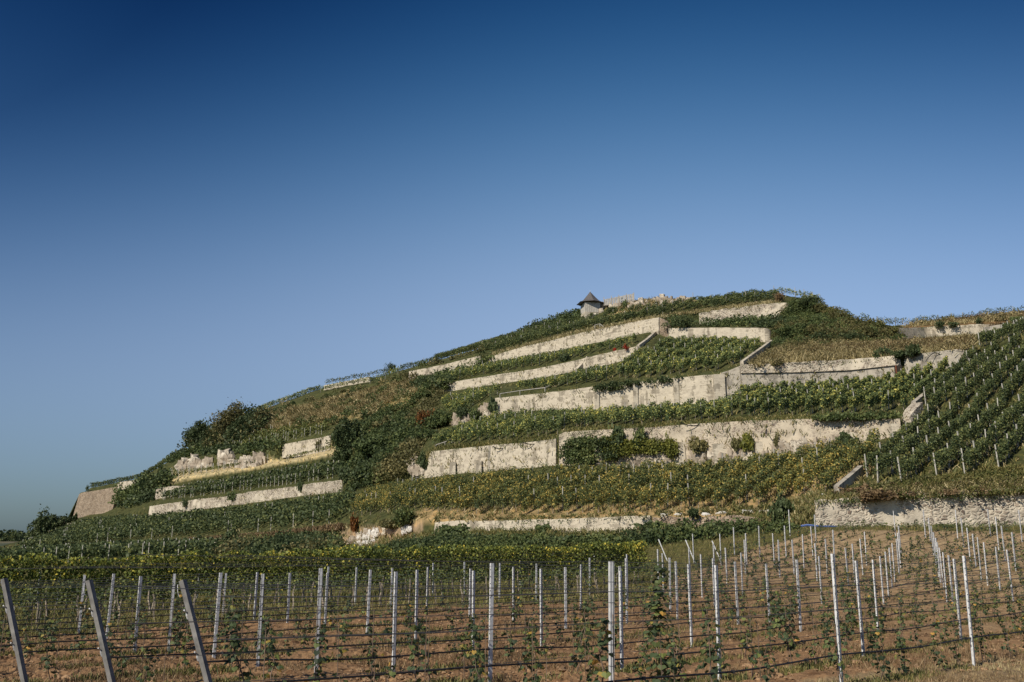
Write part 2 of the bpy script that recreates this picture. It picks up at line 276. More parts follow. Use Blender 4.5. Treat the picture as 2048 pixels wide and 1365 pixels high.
# ------------------------------------------------------------------ the hillside: profile curves (px, py, depth)
def crv(pts):
    a = np.array(pts, float); return a
CV = [
 crv([(-120,1140,120),(0,1134,120),(220,1127,112),(430,1119,100),(700,1112,90),(900,1104,83),(1100,1099,78),(1300,1094,75),(1450,1078,76),(1560,1068,73),(1630,1057,71.5),(2048,1055,69.5),(2400,1055,69.5)]),
 crv([(-120,1120,180),(0,1107,185),(100,1103,190),(220,1093,185),(440,1089,165),(560,1085,145),(700,1084,125),(800,1078,112),(905,1060,102),(1000,1060,97),(1150,1066,91),(1310,1064,86),(1450,1066,81),(1560,1062,78),(1620,1057,73),(1630,1056,72),(2048,1054.5,70),(2400,1054.5,70)]),
 crv([(-120,1119.5,180),(0,1106,185),(100,1101,190),(220,1091,185),(330,1082,175),(445,1074,165),(560,1068,145),(680,1052,127),(760,1044,117),(830,1038,110),(905,1041,102),(1000,1043,97),(1150,1040,91),(1300,1032,86),(1370,1034,84),(1480,1031,80),(1560,1034,78),(1618,1030,73),(1630,1003,72),(1700,1000,71.5),(1780,993,71),(1900,990,70.5),(2048,985,70),(2400,980,70)]),
 crv([(-120,1106,240),(0,1099,235),(60,1088,250),(130,1060,262),(160,1050,262),(250,1043,240),(300,1032,225),(400,1019,213),(500,1006,200),(600,992,184),(690,982,168),(800,962,143),(900,948,132),(1000,940,126),(1110,930,119),(1260,930,114),(1360,930,111),(1500,922,106),(1620,905,101),(1700,892,98),(1790,872,94),(1850,860,93),(2048,835,92),(2400,810,92)]),
 crv([(-120,1105,240),(0,1098,235),(60,1086,250),(130,1056,262),(160,1046,262),(250,1036,240),(298,1013,225),(400,998,213),(500,984,200),(600,971,184),(690,962,168),(800,940,143),(836,935,139),(870,903,134),(985,891,126.5),(1112,878,119),(1125,866,118),(1200,861,116),(1300,855,113),(1400,847,110),(1500,842,106),(1600,839,102),(1750,834,96),(1800,832,94.5),(1850,820,96),(2048,790,97),(2400,765,97)]),
 crv([(-120,1103,270),(0,1097,260),(60,1084,272),(130,1050,285),(157,1031,290),(215,1021,280),(240,1010,272),(300,1000,250),(400,975,232),(500,960,218),(600,943,203),(690,930,188),(760,890,175),(850,862,162),(905,850,156),(985,828,150),(1100,818,145),(1190,822,140),(1280,815,137),(1370,808,133),(1440,804,130),(1480,790,129),(1560,782,128),(1700,772,126),(1800,762,123),(1880,742,119),(1940,722,117),(2048,690,119),(2400,640,122)]),
 crv([(-120,1102.5,270),(0,1096.5,260),(60,1083.5,272),(130,1049,285),(160,987,290),(235,973,276),(290,968,256),(320,966,245),(400,951,232),(500,936,218),(600,919,203),(680,904,188),(760,880,175),(850,850,162),(905,835,156),(985,797,150),(1095,786,145),(1185,774,140),(1280,764,137),(1438,748,130),(1478,733,129),(1600,727,127.5),(1700,722,126),(1800,714,123),(1940,698,117),(1990,690,117.5),(2048,670,119),(2400,620,122)]),
 crv([(-120,1101,290),(0,1096,270),(60,1083,280),(130,1048,295),(180,982,295),(285,962,285),(350,944,250),(450,937,238),(560,924,222),(660,900,205),(760,868,195),(850,800,188),(885,784,185),(1000,768,178),(1100,752,170),(1200,734,165),(1270,714,160),(1340,712,152),(1540,715,143),(1700,700,140),(1800,690,138),(1950,682,138),(2048,664,140),(2400,615,140)]),
 crv([(-120,1100.5,290),(0,1095.5,270),(60,1082.5,280),(130,1047.5,295),(180,981,295),(285,960,285),(355,924,250),(440,916,238),(530,913,226),(565,889,221),(660,873,205),(760,856,195),(850,788,188),(888,767,185),(1000,749,178),(1100,733,170),(1165,719,167),(1270,695,160),(1340,708,152),(1540,712,143),(1700,699,140),(1800,689,138),(1950,681,138),(2048,663,140),(2400,614,140)]),
 crv([(-120,1100,300),(0,1095,280),(60,1082,290),(130,1047,300),(180,980,300),(285,959,290),(365,910,272),(420,895,262),(500,855,255),(640,812,240),(760,786,228),(820,760,220),(880,749,216),(960,728,207),(985,724,205),(1100,704,195),(1200,684,187),(1300,664,180),(1340,676,175),(1450,674,170),(1540,684,165),(1600,680,158),(1700,680,152),(1790,682,158),(1850,676,166),(1960,668,164),(2048,658,162),(2400,610,160)]),
 crv([(-120,1099.5,300),(0,1094.5,280),(60,1081.5,290),(130,1046.5,300),(180,979,300),(285,958,290),(365,909,272),(420,894,262),(500,854,255),(640,811,240),(760,784,228),(818,743,220),(870,733,216),(960,712,207),(985,711,205),(1050,693,199),(1150,669,191),(1210,655,186),(1325,635,179),(1336,656,175),(1450,656,170),(1540,660,165),(1600,660,158),(1700,670,152),(1790,661,158),(1850,655,166),(1960,650,164),(2048,643,162),(2400,600,160)]),
 crv([(-120,1099,310),(0,1094,290),(60,1081,300),(130,1046,305),(180,978.5,303),(285,957.5,293),(365,908.5,274),(430,880,270),(500,840,262),(640,790,255),(760,765,245),(820,738,235),(960,700,222),(1050,680,212),(1150,657,204),(1330,628,192),(1400,649,190),(1500,641,185),(1570,634,180),(1640,625,172),(1700,640,162),(1760,652,160),(1810,655,170),(2048,638,166),(2400,595,164)]),
 crv([(-120,1098.5,310),(0,1093.5,290),(60,1080.5,300),(130,1045.5,305),(180,978,303),(285,957,293),(365,908,274),(430,879,270),(500,839,262),(640,789,255),(760,764,245),(820,737,235),(960,699,222),(1050,679,212),(1150,656,204),(1330,627,192),(1400,626,190),(1480,616,186),(1560,606,180),(1640,612,172),(1700,636,162),(1760,651,160),(1810,654,170),(2048,636,166),(2400,593,164)]),
 crv([(-120,1098,330),(0,1093,310),(60,1080,315),(130,1045,315),(180,977,310),(285,956,302),(365,906,280),(430,872,282),(500,828,280),(640,779,272),(660,771,270),(760,754,264),(800,742,262),(900,717,255),(1000,685,240),(1060,662,228),(1160,628,214),(1200,613,208),(1265,602,205),(1320,596,203),(1370,599,202),(1430,604,201),(1500,594,199),(1560,589,196),(1620,600,188),(1680,628,175),(1740,648,170),(1790,652,178),(1850,646,185),(1900,641,188),(2048,625,184),(2400,585,180)]),
]
KWALL = {1: 1, 3: 3, 5: 5, 7: 7, 9: 9, 11: 11}
pxs = np.arange(-700, 2701, 5.0)
def cval(k, px):
    a = CV[k]; return np.interp(px, a[:, 0], a[:, 1]), np.interp(px, a[:, 0], a[:, 2])
PY = np.array([cval(k, pxs)[0] for k in range(len(CV))]); YY = np.array([cval(k, pxs)[1] for k in range(len(CV))])
lf = np.clip((-120 - pxs) / 500, 0, 1)
for k in range(1, len(CV)):
    PY[k] = np.minimum(PY[k], PY[k - 1] - 0.05); YY[k] = np.maximum(YY[k], YY[k - 1] + 0.02)
P3 = np.array([unp(pxs, PY[k], YY[k]) for k in range(len(CV))])        # (K, ncol, 3)
back = P3[-1].copy(); back1 = back.copy(); back1[:, 1] += 25; back1[:, 2] -= 3.0; back1[:, 0] *= (back1[:, 1] / back[:, 1])
back2 = back.copy(); back2[:, 1] += 190; back2[:, 2] = -7; back2[:, 0] *= (back2[:, 1] / back[:, 1])
levels = [P3[k] for k in range(len(CV))] + [back1, back2]
sub = [8, 2, 16, 3, 12, 3, 12, 3, 10, 3, 8, 3, 8, 5, 6]
rows_ = []; bandrow = []
for k in range(len(levels) - 1):
    for j in range(sub[k]):
        t = j / sub[k]; rows_.append(levels[k] * (1 - t) + levels[k + 1] * t); bandrow.append((k, t))
rows_.append(levels[-1]); bandrow.append((len(levels) - 1, 0))
GR = np.array(rows_); nr, nc = GR.shape[:2]
isw = np.array([b[0] in KWALL and b[1] > 0 or (b[0] - 1 in KWALL and b[1] == 0) or b[0] in KWALL for b in bandrow])
nz = (fbm(GR.reshape(-1, 3) * .35, 3, 4) * 0.9).reshape(nr, nc); nz[isw] = 0; nz[0] = 0
GR[:, :, 2] += nz
HV = GR.reshape(-1, 3)
ii, jj = np.meshgrid(np.arange(nr - 1), np.arange(nc - 1), indexing='ij')
HF = np.stack([ii * nc + jj, ii * nc + jj + 1, (ii + 1) * nc + jj + 1, (ii + 1) * nc + jj], -1).reshape(-1, 4)
bvh = BVHTree.FromPolygons([tuple(v) for v in HV], [tuple(f) for f in HF])
def drop(x, y, z0=120.0):
    h = bvh.ray_cast(Vector((x, y, z0)), Vector((0, 0, -1)))
    return (h[0].z, bandrow[h[2] // (nc - 1)][0]) if h[0] is not None else (None, None)
def hit(px, py):
    """first surface point of the hill seen through a point of the picture"""
    d = unp(float(px), float(py), 1.0); h = bvh.ray_cast(Vector((0, 0, 0)), Vector(d).normalized())
    return np.array(h[0]) if h[0] is not None else None
def hit_front(px, py, off=1.1):
    # like hit(), but in front of a retaining wall instead of inside it
    d = unp(float(px), float(py), 1.0); h = bvh.ray_cast(Vector((0, 0, 0)), Vector(d).normalized())
    if h[0] is None: return None
    p = np.array(h[0]); return p * (1 - off / p[1]) if bandrow[h[2] // (nc - 1)][0] in KWALL else p
def inpoly(x, y, poly):
    x = np.asarray(x, float); y = np.asarray(y, float); r = np.zeros(x.shape, bool); n = len(poly); j = n - 1
    for i in range(n):
        xi, yi = poly[i]; xj, yj = poly[j]
        c = ((yi > y) != (yj > y)) & (x < (xj - xi) * (y - yi) / ((yj - yi) if yj != yi else 1e-9) + xi); r ^= c; j = i
    return r

# ground colours of the hill: where bare earth, dry grass and green grass really lie
hpx, hpy = proj(HV[:, 0], HV[:, 1], HV[:, 2])
gcol = np.tile(np.array([.072, .078, .032]), (len(HV), 1))
def paint(poly, c, n=6):
    w = fbm(HV * .25, n, 4) * 14
    k = inpoly(hpx + w, hpy + w * .35, poly); gcol[k] = c
OCHRE = (.34, .245, .125); DRY = (.27, .215, .10); BROWN = (.20, .13, .065); PALE = (.50, .41, .24); GREEN = (.075, .095, .028)
paint([(830,1045),(1100,1042),(1300,1036),(1560,1030),(1640,1010),(1760,930),(1700,915),(1500,985),(1290,1005),(1100,1010),(830,1020)], OCHRE)
paint([(1560,1035),(1640,985),(1700,960),(1690,985),(1630,1003),(1620,1057),(1480,1060),(1480,1035)], DRY)
paint([(310,972),(660,912),(680,903),(670,888),(560,915),(450,935),(340,940)], PALE)
paint([(500,850),(640,800),(760,770),(840,755),(860,790),(760,830),(650,850),(520,870)], DRY)
paint([(1500,735),(1600,728),(1940,700),(1960,680),(1820,686),(1600,690),(1540,705)], DRY)
paint([(1540,712),(1940,702),(1940,672),(1780,680),(1600,696)], DRY)
paint([(1780,662),(2100,645),(2100,615),(1850,640)], BROWN)
paint([(1200,640),(1270,596),(1380,590),(1400,606),(1280,622)], (.42, .33, .19))
paint([(1700,1000),(2100,990),(2100,930),(1900,950),(1750,970),(1680,990)], (.13, .105, .045))
paint([(672,1104),(830,1097),(850,1046),(690,1050)], (.36, .26, .17))
paint([(0,1130),(0,1095),(60,1085),(130,1062),(80,1090),(60,1120)], (.13, .12, .05))
paint([(410,1102),(720,1100),(720,1090),(420,1096)], BROWN)
me = mesh_np('hillside', HV, HF, smooth=True)
ca = me.color_attributes.new('ground', 'FLOAT_COLOR', 'POINT'); ca.data.foreach_set('color', np.c_[gcol, np.ones(len(HV))].astype(np.float32).ravel())
m, N, L, P = new_mat('hill earth and grass')
at = N.new('ShaderNodeAttribute'); at.attribute_name = 'ground'
geo = N.new('ShaderNodeNewGeometry'); n1 = N.new('ShaderNodeTexNoise'); n1.inputs['Scale'].default_value = .9; n1.inputs['Detail'].default_value = 9; L.new(geo.outputs['Position'], n1.inputs[0])
r1 = ramp(N, [(.3, (.45, .50, .40)), (.5, (.95, .95, .95)), (.7, (1.5, 1.35, 1.1))]); L.new(n1.outputs[0], r1.inputs[0])
ml = N.new('ShaderNodeMixRGB'); ml.blend_type = 'MULTIPLY'; ml.inputs[0].default_value = 1; L.new(at.outputs['Color'], ml.inputs[1]); L.new(r1.outputs[0], ml.inputs[2])
L.new(ml.outputs[0], P.inputs['Base Color']); P.inputs['Roughness'].default_value = 1.0; P.inputs['Specular IOR Level'].default_value = 0.1
b = N.new('ShaderNodeBump'); b.inputs['Strength'].default_value = .7; b.inputs['Distance'].default_value = .3; L.new(n1.outputs[0], b.inputs['Height']); L.new(b.outputs[0], P.inputs['Normal'])
me.materials.append(m)
tag(obj('hillside', me), kind='structure')

# ------------------------------------------------------------------ foreground ground
tp = []
for px, py, Y in [(1965,1330,17.6),(1690,1378,14.4),(1449,1369,16),(365,1365+40,12.4),(180,1400,13.5),(0,1236,33),(0,1268,27.3),(1024,1216,33.2),
                  (1300,1163,49.4),(1778,1232,32),(1784,1180,43),(1861,1082,66),(1590,1130,55),(1851,1074,66),(2040,1075,64),(1400,1120,62),(600,1155,62),(1628,1090,64),(2008,1172,42)]:
    tp.append(unp(px, py, Y))
for px in (-600, -120, 200, 430, 700, 900, 1100, 1300, 1450, 1560, 1630, 1850, 2048, 2400):
    q = cval(0, px); tp.append(unp(px, q[0], q[1]))
tp += [np.array(q, float) for q in [(0, 0, -1.65), (-15, 2, -1.9), (15, 2, -1.6), (0, 7, -2.1), (30, 20, -1.7), (-30, 12, -2.7), (0, -30, -1.6), (-50, -20, -2), (50, -20, -1.2)]]
tp = np.array(tp)
def _U(d2): return np.where(d2 > 1e-9, d2 * np.log(d2 + 1e-12) * .5, 0)
SCL = 40.0
A0 = tp[:, :2] / SCL; NTP = len(A0)
K_ = _U(((A0[:, None] - A0[None]) ** 2).sum(-1)) + np.eye(NTP) * .004
Pm = np.c_[np.ones(NTP), A0]; Lm = np.block([[K_, Pm], [Pm.T, np.zeros((3, 3))]])
cf = np.linalg.solve(Lm, np.r_[tp[:, 2], 0, 0, 0])
def gz0(x, y):
    q = np.stack([np.ravel(x), np.ravel(y)], -1) / SCL
    r = _U(((q[:, None] - A0[None]) ** 2).sum(-1)) @ cf[:NTP] + np.c_[np.ones(len(q)), q] @ cf[NTP:]
    return r.reshape(np.shape(x))
def gz(x, y):
    """ground height in the near field"""
    x = np.atleast_1d(np.asarray(x, float)); y = np.atleast_1d(np.asarray(y, float)); z = gz0(x, y)
    px = CX + F * x / (y * CT + z * ST + 1e-6); q, Yc = cval(0, px); zc = slope(q) * Yc
    w = np.clip((y / Yc - .82) / .18, 0, 1); w = w * w * (3 - 2 * w)
    return z * (1 - w) + zc * w
fpx = np.arange(-700, 2701, 6.0); NY = 330
yc = cval(0, fpx)[1]
tt = np.linspace(0, 1, NY)
FG = np.zeros((NY, len(fpx), 3))
for j, t in enumerate(tt):
    Y = 4.0 * (yc / 4.0) ** t
    X = (fpx - CX) / F * Y * 1.035; FG[j, :, 0] = X; FG[j, :, 1] = Y
X, Y = FG[:, :, 0].ravel(), FG[:, :, 1].ravel(); Z = gz(X, Y)
last = np.zeros((NY, len(fpx)), bool); last[-1] = True
pt = np.stack([X, Y, Z * 0], -1)
fade = np.clip(1.4 - Y / 55, 0.12, 1)
Z = Z + (fbm(pt * .9, 11, 4) * .26 + np.abs(fbm(pt * 5.0, 15, 3)) * .17 + fbm(pt * 14, 19, 2) * .05) * fade - .02
FG = np.stack([X, Y, Z], -1).reshape(NY, len(fpx), 3)
cpy, cY = cval(0, fpx); FG[-1] = unp(fpx, cpy, cY); FG[-1, :, 2] += 0.0
FV = FG.reshape(-1, 3); nc2 = len(fpx)
ii, jj = np.meshgrid(np.arange(NY - 1), np.arange(nc2 - 1), indexing='ij')
FF = np.stack([ii * nc2 + jj, ii * nc2 + jj + 1, (ii + 1) * nc2 + jj + 1, (ii + 1) * nc2 + jj], -1).reshape(-1, 4)
N58 = np.array([math.cos(math.radians(58)), -math.sin(math.radians(58))]); D58 = np.array([-N58[1], N58[0]])
fx, fy = proj(FV[:, 0], FV[:, 1], FV[:, 2])
s58 = FV[:, 0] * N58[0] + FV[:, 1] * N58[1]
SOIL = np.array([.275, .165, .088]); SOIL2 = np.array([.38, .275, .16]); GRASSY = np.array([.14, .13, .045]); MAT = np.array([.27, .20, .10])
w = fbm(pt * .22, 31, 4)
c = np.tile(SOIL, (len(FV), 1))
mixr = np.clip((FV[:, 1] - 25) / 40 + w * 1.2 + np.clip((fx - 1400) / 1500, -.3, .4), 0, 1)[:, None]; c = c * (1 - mixr) + SOIL2 * mixr
mt = (s58 + w * 1.5 < -29.6) & (fx < 1300 + w * 40); c[mt] = MAT
mt2 = mt & (fbm(pt * 1.2, 33, 3) > .0); c[mt2] = GRASSY
beyond = mt & (s58 < -39); c[beyond] = GRASSY
edge = (fy < np.interp(fx, [1290, 1400, 1480, 1560, 1640, 1750, 2100], [1175, 1140, 1108, 1085, 1062, 1060, 1062]) + w * 16) & (fx > 1250); c[edge] = GRASSY * .9
cor = (fx > 1600) & (fy > 1365 - (fx - 1640) * .13 + w * 60); c[cor] = (.29, .21, .12)
me = mesh_np('field', FV, FF, smooth=False)
ca = me.color_attributes.new('ground', 'FLOAT_COLOR', 'POINT'); ca.data.foreach_set('color', np.c_[c, np.ones(len(FV))].astype(np.float32).ravel())
m, N, L, P = new_mat('red field soil')
at = N.new('ShaderNodeAttribute'); at.attribute_name = 'ground'; geo = N.new('ShaderNodeNewGeometry')
n1 = N.new('ShaderNodeTexNoise'); n1.inputs['Scale'].default_value = 2.2; n1.inputs['Detail'].default_value = 10; n1.inputs['Roughness'].default_value = .7; L.new(geo.outputs['Position'], n1.inputs[0])
r1 = ramp(N, [(.36, (.42, .38, .36)), (.46, (.88, .87, .86)), (.55, (1.0, 1.0, 1.0)), (.68, (1.35, 1.38, 1.3))]); L.new(n1.outputs[0], r1.inputs[0])
ml = N.new('ShaderNodeMixRGB'); ml.blend_type = 'MULTIPLY'; ml.inputs[0].default_value = 1; L.new(at.outputs['Color'], ml.inputs[1]); L.new(r1.outputs[0], ml.inputs[2])
L.new(ml.outputs[0], P.inputs['Base Color']); P.inputs['Roughness'].default_value = 1.0; P.inputs['Specular IOR Level'].default_value = 0.1
n2 = N.new('ShaderNodeTexNoise'); n2.inputs['Scale'].default_value = 9; n2.inputs['Detail'].default_value = 6; L.new(geo.outputs['Position'], n2.inputs[0])
b = N.new('ShaderNodeBump'); b.inputs['Strength'].default_value = .8; b.inputs['Distance'].default_value = .06; L.new(n2.outputs[0], b.inputs['Height']); L.new(b.outputs[0], P.inputs['Normal'])
me.materials.append(m); soilmat = m
tag(obj('field', me), kind='structure')
# track behind the camera and the far plain
gx, gy = np.meshgrid(np.linspace(-60, 60, 60), np.linspace(-60, 4.2, 40)); z = gz0(gx, gy) - .03
V = np.stack([gx.ravel(), gy.ravel(), z.ravel()], -1); ii, jj = np.meshgrid(np.arange(39), np.arange(59), indexing='ij')
Fq = np.stack([ii * 60 + jj, ii * 60 + jj + 1, (ii + 1) * 60 + jj + 1, (ii + 1) * 60 + jj], -1).reshape(-1, 4)
tag(obj('track', mesh_np('track', V, Fq, plain_mat('track earth', (.24, .17, .10), 1, 0, .3, 2), smooth=True)), kind='structure')
m, N, L, P = new_mat('plain of fields')
geo = N.new('ShaderNodeNewGeometry'); vo = N.new('ShaderNodeTexVoronoi'); vo.inputs['Scale'].default_value = .006
mp = N.new('ShaderNodeMapping'); mp.inputs['Scale'].default_value = (.6, 1.5, 1); L.new(geo.outputs['Position'], mp.inputs[0]); L.new(mp.outputs[0], vo.inputs['Vector'])
r1 = ramp(N, [(0, (.035, .05, .018)), (.4, (.05, .06, .022)), (.7, (.13, .11, .05)), (1, (.04, .055, .02))]); L.new(vo.outputs['Color'], r1.inputs[0])
L.new(r1.outputs[0], P.inputs['Base Color']); P.inputs['Roughness'].default_value = 1
R_ = 7000.0
tag(obj('plain', mesh_np('plain', [(-R_, -R_, -7.5), (R_, -R_, -7.5), (R_, R_, -7.5), (-R_, R_, -7.5)], [[0, 1, 2, 3]], m)), kind='structure')

# ------------------------------------------------------------------ retaining walls
def wall(name, label, knots, k=None, mat='conc', off=.35, thick=.8, rough=.05, jag=.07, cap=None, group=None, Yf=None, cat='wall', batter=.12, step=.6, parent=None, below=.8, up=0.12):
    """knots: (px, py_top, py_bottom); follows the depth of hill curve k"""
    a = np.array(knots, float); X0, X1 = a[0, 0], a[-1, 0]
    n = max(6, int(abs(X1 - X0) / 3.0)); px = np.linspace(X0, X1, n)
    pt_ = np.interp(px, a[:, 0], a[:, 1]); pb = np.interp(px, a[:, 0], a[:, 2])
    Yd = (cval(k, px)[1] if Yf is None else np.interp(px, [q[0] for q in Yf], [q[1] for q in Yf])) - off
    T = unp(px, pt_, Yd); B = unp(px, pb, Yd)
    zt = T[:, 2] + up; zb = B[:, 2] - below; XY = T[:, :2]
    d = np.gradient(XY, axis=0); d /= np.linalg.norm(d, axis=1)[:, None]; nr_ = np.stack([d[:, 1], -d[:, 0]], -1)
    if jag: zt = zt + fbm(np.c_[XY * .9, np.zeros(n)], 41, 4) * jag * 2
    hgt = (zt - zb).max(); m_ = max(3, min(14, int(hgt / .45)))
    o = np.array([XY[n // 2, 0], XY[n // 2, 1], zb[n // 2]])
    grid = []
    for j in range(m_ + 1):
        t = j / m_; z = zb + (zt - zb) * t; q = np.c_[XY + nr_ * (batter * (1 - t)), z]
        q[:, :2] += nr_ * (fbm(q * 1.1, 51, 3) * rough * 3)[:, None]; grid.append(q)
    grid.append(np.c_[XY - nr_ * thick, zt + .0]); grid.append(np.c_[XY - nr_ * thick, zb])
    Gd = np.array(grid) - o; r, c_ = Gd.shape[:2]
    ii, jj = np.meshgrid(np.arange(r - 1), np.arange(c_ - 1), indexing='ij')
    Fq = np.stack([ii * c_ + jj, ii * c_ + jj + 1, (ii + 1) * c_ + jj + 1, (ii + 1) * c_ + jj], -1).reshape(-1, 4)
    ends = []
    for cc in (0, c_ - 1):
        for j in range(m_): ends.append([j * c_ + cc, (j + 1) * c_ + cc, (r - 2) * c_ + cc, (r - 1) * c_ + cc] if j == m_ - 1 else [j * c_ + cc, (j + 1) * c_ + cc, (r - 1) * c_ + cc, (r - 1) * c_ + cc])
    V = Gd.reshape(-1, 3)
    mb = MB(); mb.add(V, Fq)
    e = [q for q in ends if len(set(q)) == 4]
    if e: mb.add(V, e)
    tri = [q for q in ends if len(set(q)) == 3]
    Vall = np.concatenate(mb.V); 
    me = bpy.data.meshes.new(name); 
    me.from_pydata([tuple(v) for v in V], [], [tuple(int(i) for i in f) for f in Fq] + [tuple(int(i) for i in q) for q in e] + [tuple(int(i) for i in q[:3]) for q in tri])
    me.materials.append(G[mat]); me.polygons.foreach_set('use_smooth', np.ones(len(me.polygons), bool)); me.set_sharp_from_angle(angle=.9)
    if parent is not None:
        ob = obj(name, me, parent); ob.location = Vector(o) - parent.location; return ob
    ob = obj(name, me, None, o); tag(ob, label, cat, group)
    ob['_n'] = 0; del ob['_n']
    return ob
def pier(parent, px, pyt, pyb, k, w=.9, d=.5, mat='conc', off=.35, name='buttress', taper=.0):
    Y = cval(k, px)[1] - off; a = unp(float(px), float(pyt), Y); b_ = unp(float(px), float(pyb), Y); h = a[2] - b_[2] + .8
    mb = MB(); P_ = np.array([[-w/2, .3, 0], [w/2, .3, 0], [w/2, -d - taper, 0], [-w/2, -d - taper, 0], [-w/2, .3, h], [w/2, .3, h], [w/2, -d, h], [-w/2, -d, h]])
    mb.add(P_, [[0, 1, 2, 3], [4, 7, 6, 5], [0, 4, 5, 1], [3, 2, 6, 7], [0, 3, 7, 4], [1, 5, 6, 2]])
    o = obj(name, mb.build(name, G[mat]), parent); o.location = Vector((a[0], a[1], b_[2] - .8)) - parent.location
    return o

WG = 'stone and concrete terrace walls on the hill'
w1 = wall('terrace_wall', 'rough rubble stone wall at the field edge, lowest on the right', [(1629,1003,1056),(1640,1000,1056),(1700,999,1056),(1760,994,1056),(1800,990,1056),(1850,988,1055),(1900,989,1055),(1960,984,1055),(2048,983,1055),(2400,978,1055)], 1, 'rubble', rough=.10, jag=.30, group=WG)
wall('terrace_wall', 'long low cream wall along the ochre strip above the bank', [(870,1047,1054),(905,1044,1058),(1000,1044,1064),(1150,1040,1068),(1240,1036,1068),(1300,1034,1064)], 1, 'conc', group=WG)
wall('terrace_wall', 'low dry stone wall of dark stones with loose white boulders on top', [(1306,1036,1064),(1370,1036,1068),(1450,1034,1066),(1545,1040,1066)], 1, 'rubble_dark', rough=.12, jag=.25, group=WG)
wl = wall('terrace_wall', 'thin low sunlit wall far left above the front vines', [(205,1094,1095),(250,1088,1093),(330,1081,1091),(400,1077,1089),(443,1076,1088)], 1, 'conc', group=WG, up=.0)
wm1 = wall('terrace_wall', 'tall cream board marked wall with two broken buttresses, mid hill', [(842,944,948),(850,930,950),(862,905,952),(870,904,952),(930,898,948),(985,892,944),(1050,887,938),(1112,880,932)], 3, 'conc', group=WG)
pier(wm1, 906, 925, 950, 3, .9, .8, taper=.5); pier(wm1, 958, 922, 950, 3, .8, .8, taper=.5); pier(wm1, 979, 893, 945, 3, .35, .18, 'conc_grey', name='wall_joint')
wm2 = wall('terrace_wall', 'longest speckled wall with patchy render and buttresses, mid hill right', [(1118,872,930),(1130,866,930),(1200,862,930),(1300,857,930),(1400,849,930),(1500,844,924),(1600,841,910),(1700,838,896),(1745,842,888),(1790,840,876),(1800,840,872)], 3, 'rubble_plaster', rough=.07, jag=.08, group=WG)
for px, pt_, pb in [(1362, 885, 930), (1440, 888, 925), (1517, 884, 922), (1702, 865, 895), (1787, 848, 872)]: pier(wm2, px, pt_, pb, 3, .8 if px != 1440 else 1.8, .28, taper=.45, mat='conc')
wall('terrace_wall', 'long rubble wall on the left slope above the broad dark vineyard', [(299,1014,1030),(330,1009,1028),(362,1005,1025),(400,999,1020),(455,994,1012),(500,985,1008),(560,978,1000),(600,972,994),(640,966,990),(684,962,984)], 3, 'rubble', rough=.08, jag=.15, group=WG)
wb = wall('bastion_wall', 'high curved brown stone bastion at the far left end of the hill', [(158,990,1032),(166,986,1031),(180,984,1030),(200,981,1028),(220,977,1022),(237,974,1014)], 5, 'rubble_dark', rough=.05, batter=1.2, group=None, Yf=[(156, 287), (166, 283), (180, 281.5), (200, 280), (237, 274)])
wall('terrace_wall', 'short pale wall just above the curved bastion, far left', [(236,966,976),(250,964,976),(285,961,974)], 5, 'conc', Yf=[(236, 272), (285, 262)], group=WG)
wall('terrace_wall', 'tiny pale wall beside the dark trees at far left', [(134,1048,1058),(165,1044,1052)], 4, 'conc', Yf=[(134, 258), (165, 254)], group=WG)
wall('terrace_wall', 'overgrown grey rubble wall under the hanging vines, left slope', [(312,978,1000),(345,974,1000),(400,972,994),(450,968,985),(500,956,975)], 5, 'rubble', off=4, rough=.15, jag=.5, group=WG)
wl2 = wall('terrace_wall', 'short two tone wall, cream over grey, left of the thicket', [(566,890,910),(600,884,906),(640,877,902),(661,872,898)], 7, 'conc', group=WG)
wr = wall('terrace_wall', 'cream wall ending left at a rock face, carrying vines and a path', [(990,798,822),(1040,793,822),(1095,787,822),(1140,782,822),(1186,775,822)], 5, 'conc', group=WG)
wt = wall('terrace_wall', 'tall cream wall with pilasters below the steep vine block', [(1186,776,824),(1200,777,824),(1280,766,818),(1340,759,812),(1400,753,808),(1440,750,806)], 5, 'conc', off=.6, group=WG)
for px, pt_, pb in [(1193, 776, 824), (1270, 768, 818), (1351, 759, 812), (1437, 750, 806)]: pier(wt, px, pt_, pb, 5, .7 if px < 1430 else 1.6, .45, off=.6, name='pilaster')
wall('terrace_wall', 'wedge shaped return wall rising to the right of the pilastered wall', [(1441,748,806),(1460,742,800),(1480,734,792)], 5, 'conc_grey', off=.2, group=WG)
wd = wall('terrace_wall', 'wide wall with rubble top band and dark doorway, upper right', [(1481,734,790),(1540,731,786),(1600,728,782),(1700,723,776),(1790,716,768),(1800,715,766)], 5, 'conc_grey', off=.3, group=WG)
wall('rubble_course', None, [(1481,733,747),(1540,730,746),(1600,727,745),(1700,722,741),(1790,715,731)], 5, 'rubble', off=.48, thick=.6, rough=.1, jag=.1, parent=wd, below=0, up=.2)
mb = MB(); yd = cval(5, 1798)[1] - .95; a = unp(1792., 731., yd); b_ = unp(1807., 765., yd); mb.box(((a[0] + b_[0]) / 2, yd + .35, (a[2] + b_[2]) / 2), (b_[0] - a[0], .6, a[2] - b_[2]))
o = obj('doorway', mb.build('doorway', G['dark']), wd); o.location = -wd.location
mb = MB(); mb.box((a[0] - .05, yd, (a[2] + b_[2]) / 2), (.10, .12, a[2] - b_[2])); pass
o2 = obj('door_frame', mb.build('door_frame', G['rust']), o)
wall('terrace_wall', 'grey board marked wall right of the doorway with hose loops', [(1808,716,764),(1850,708,756),(1900,702,742),(1940,698,730)], 5, 'conc_grey', off=.35, group=WG)
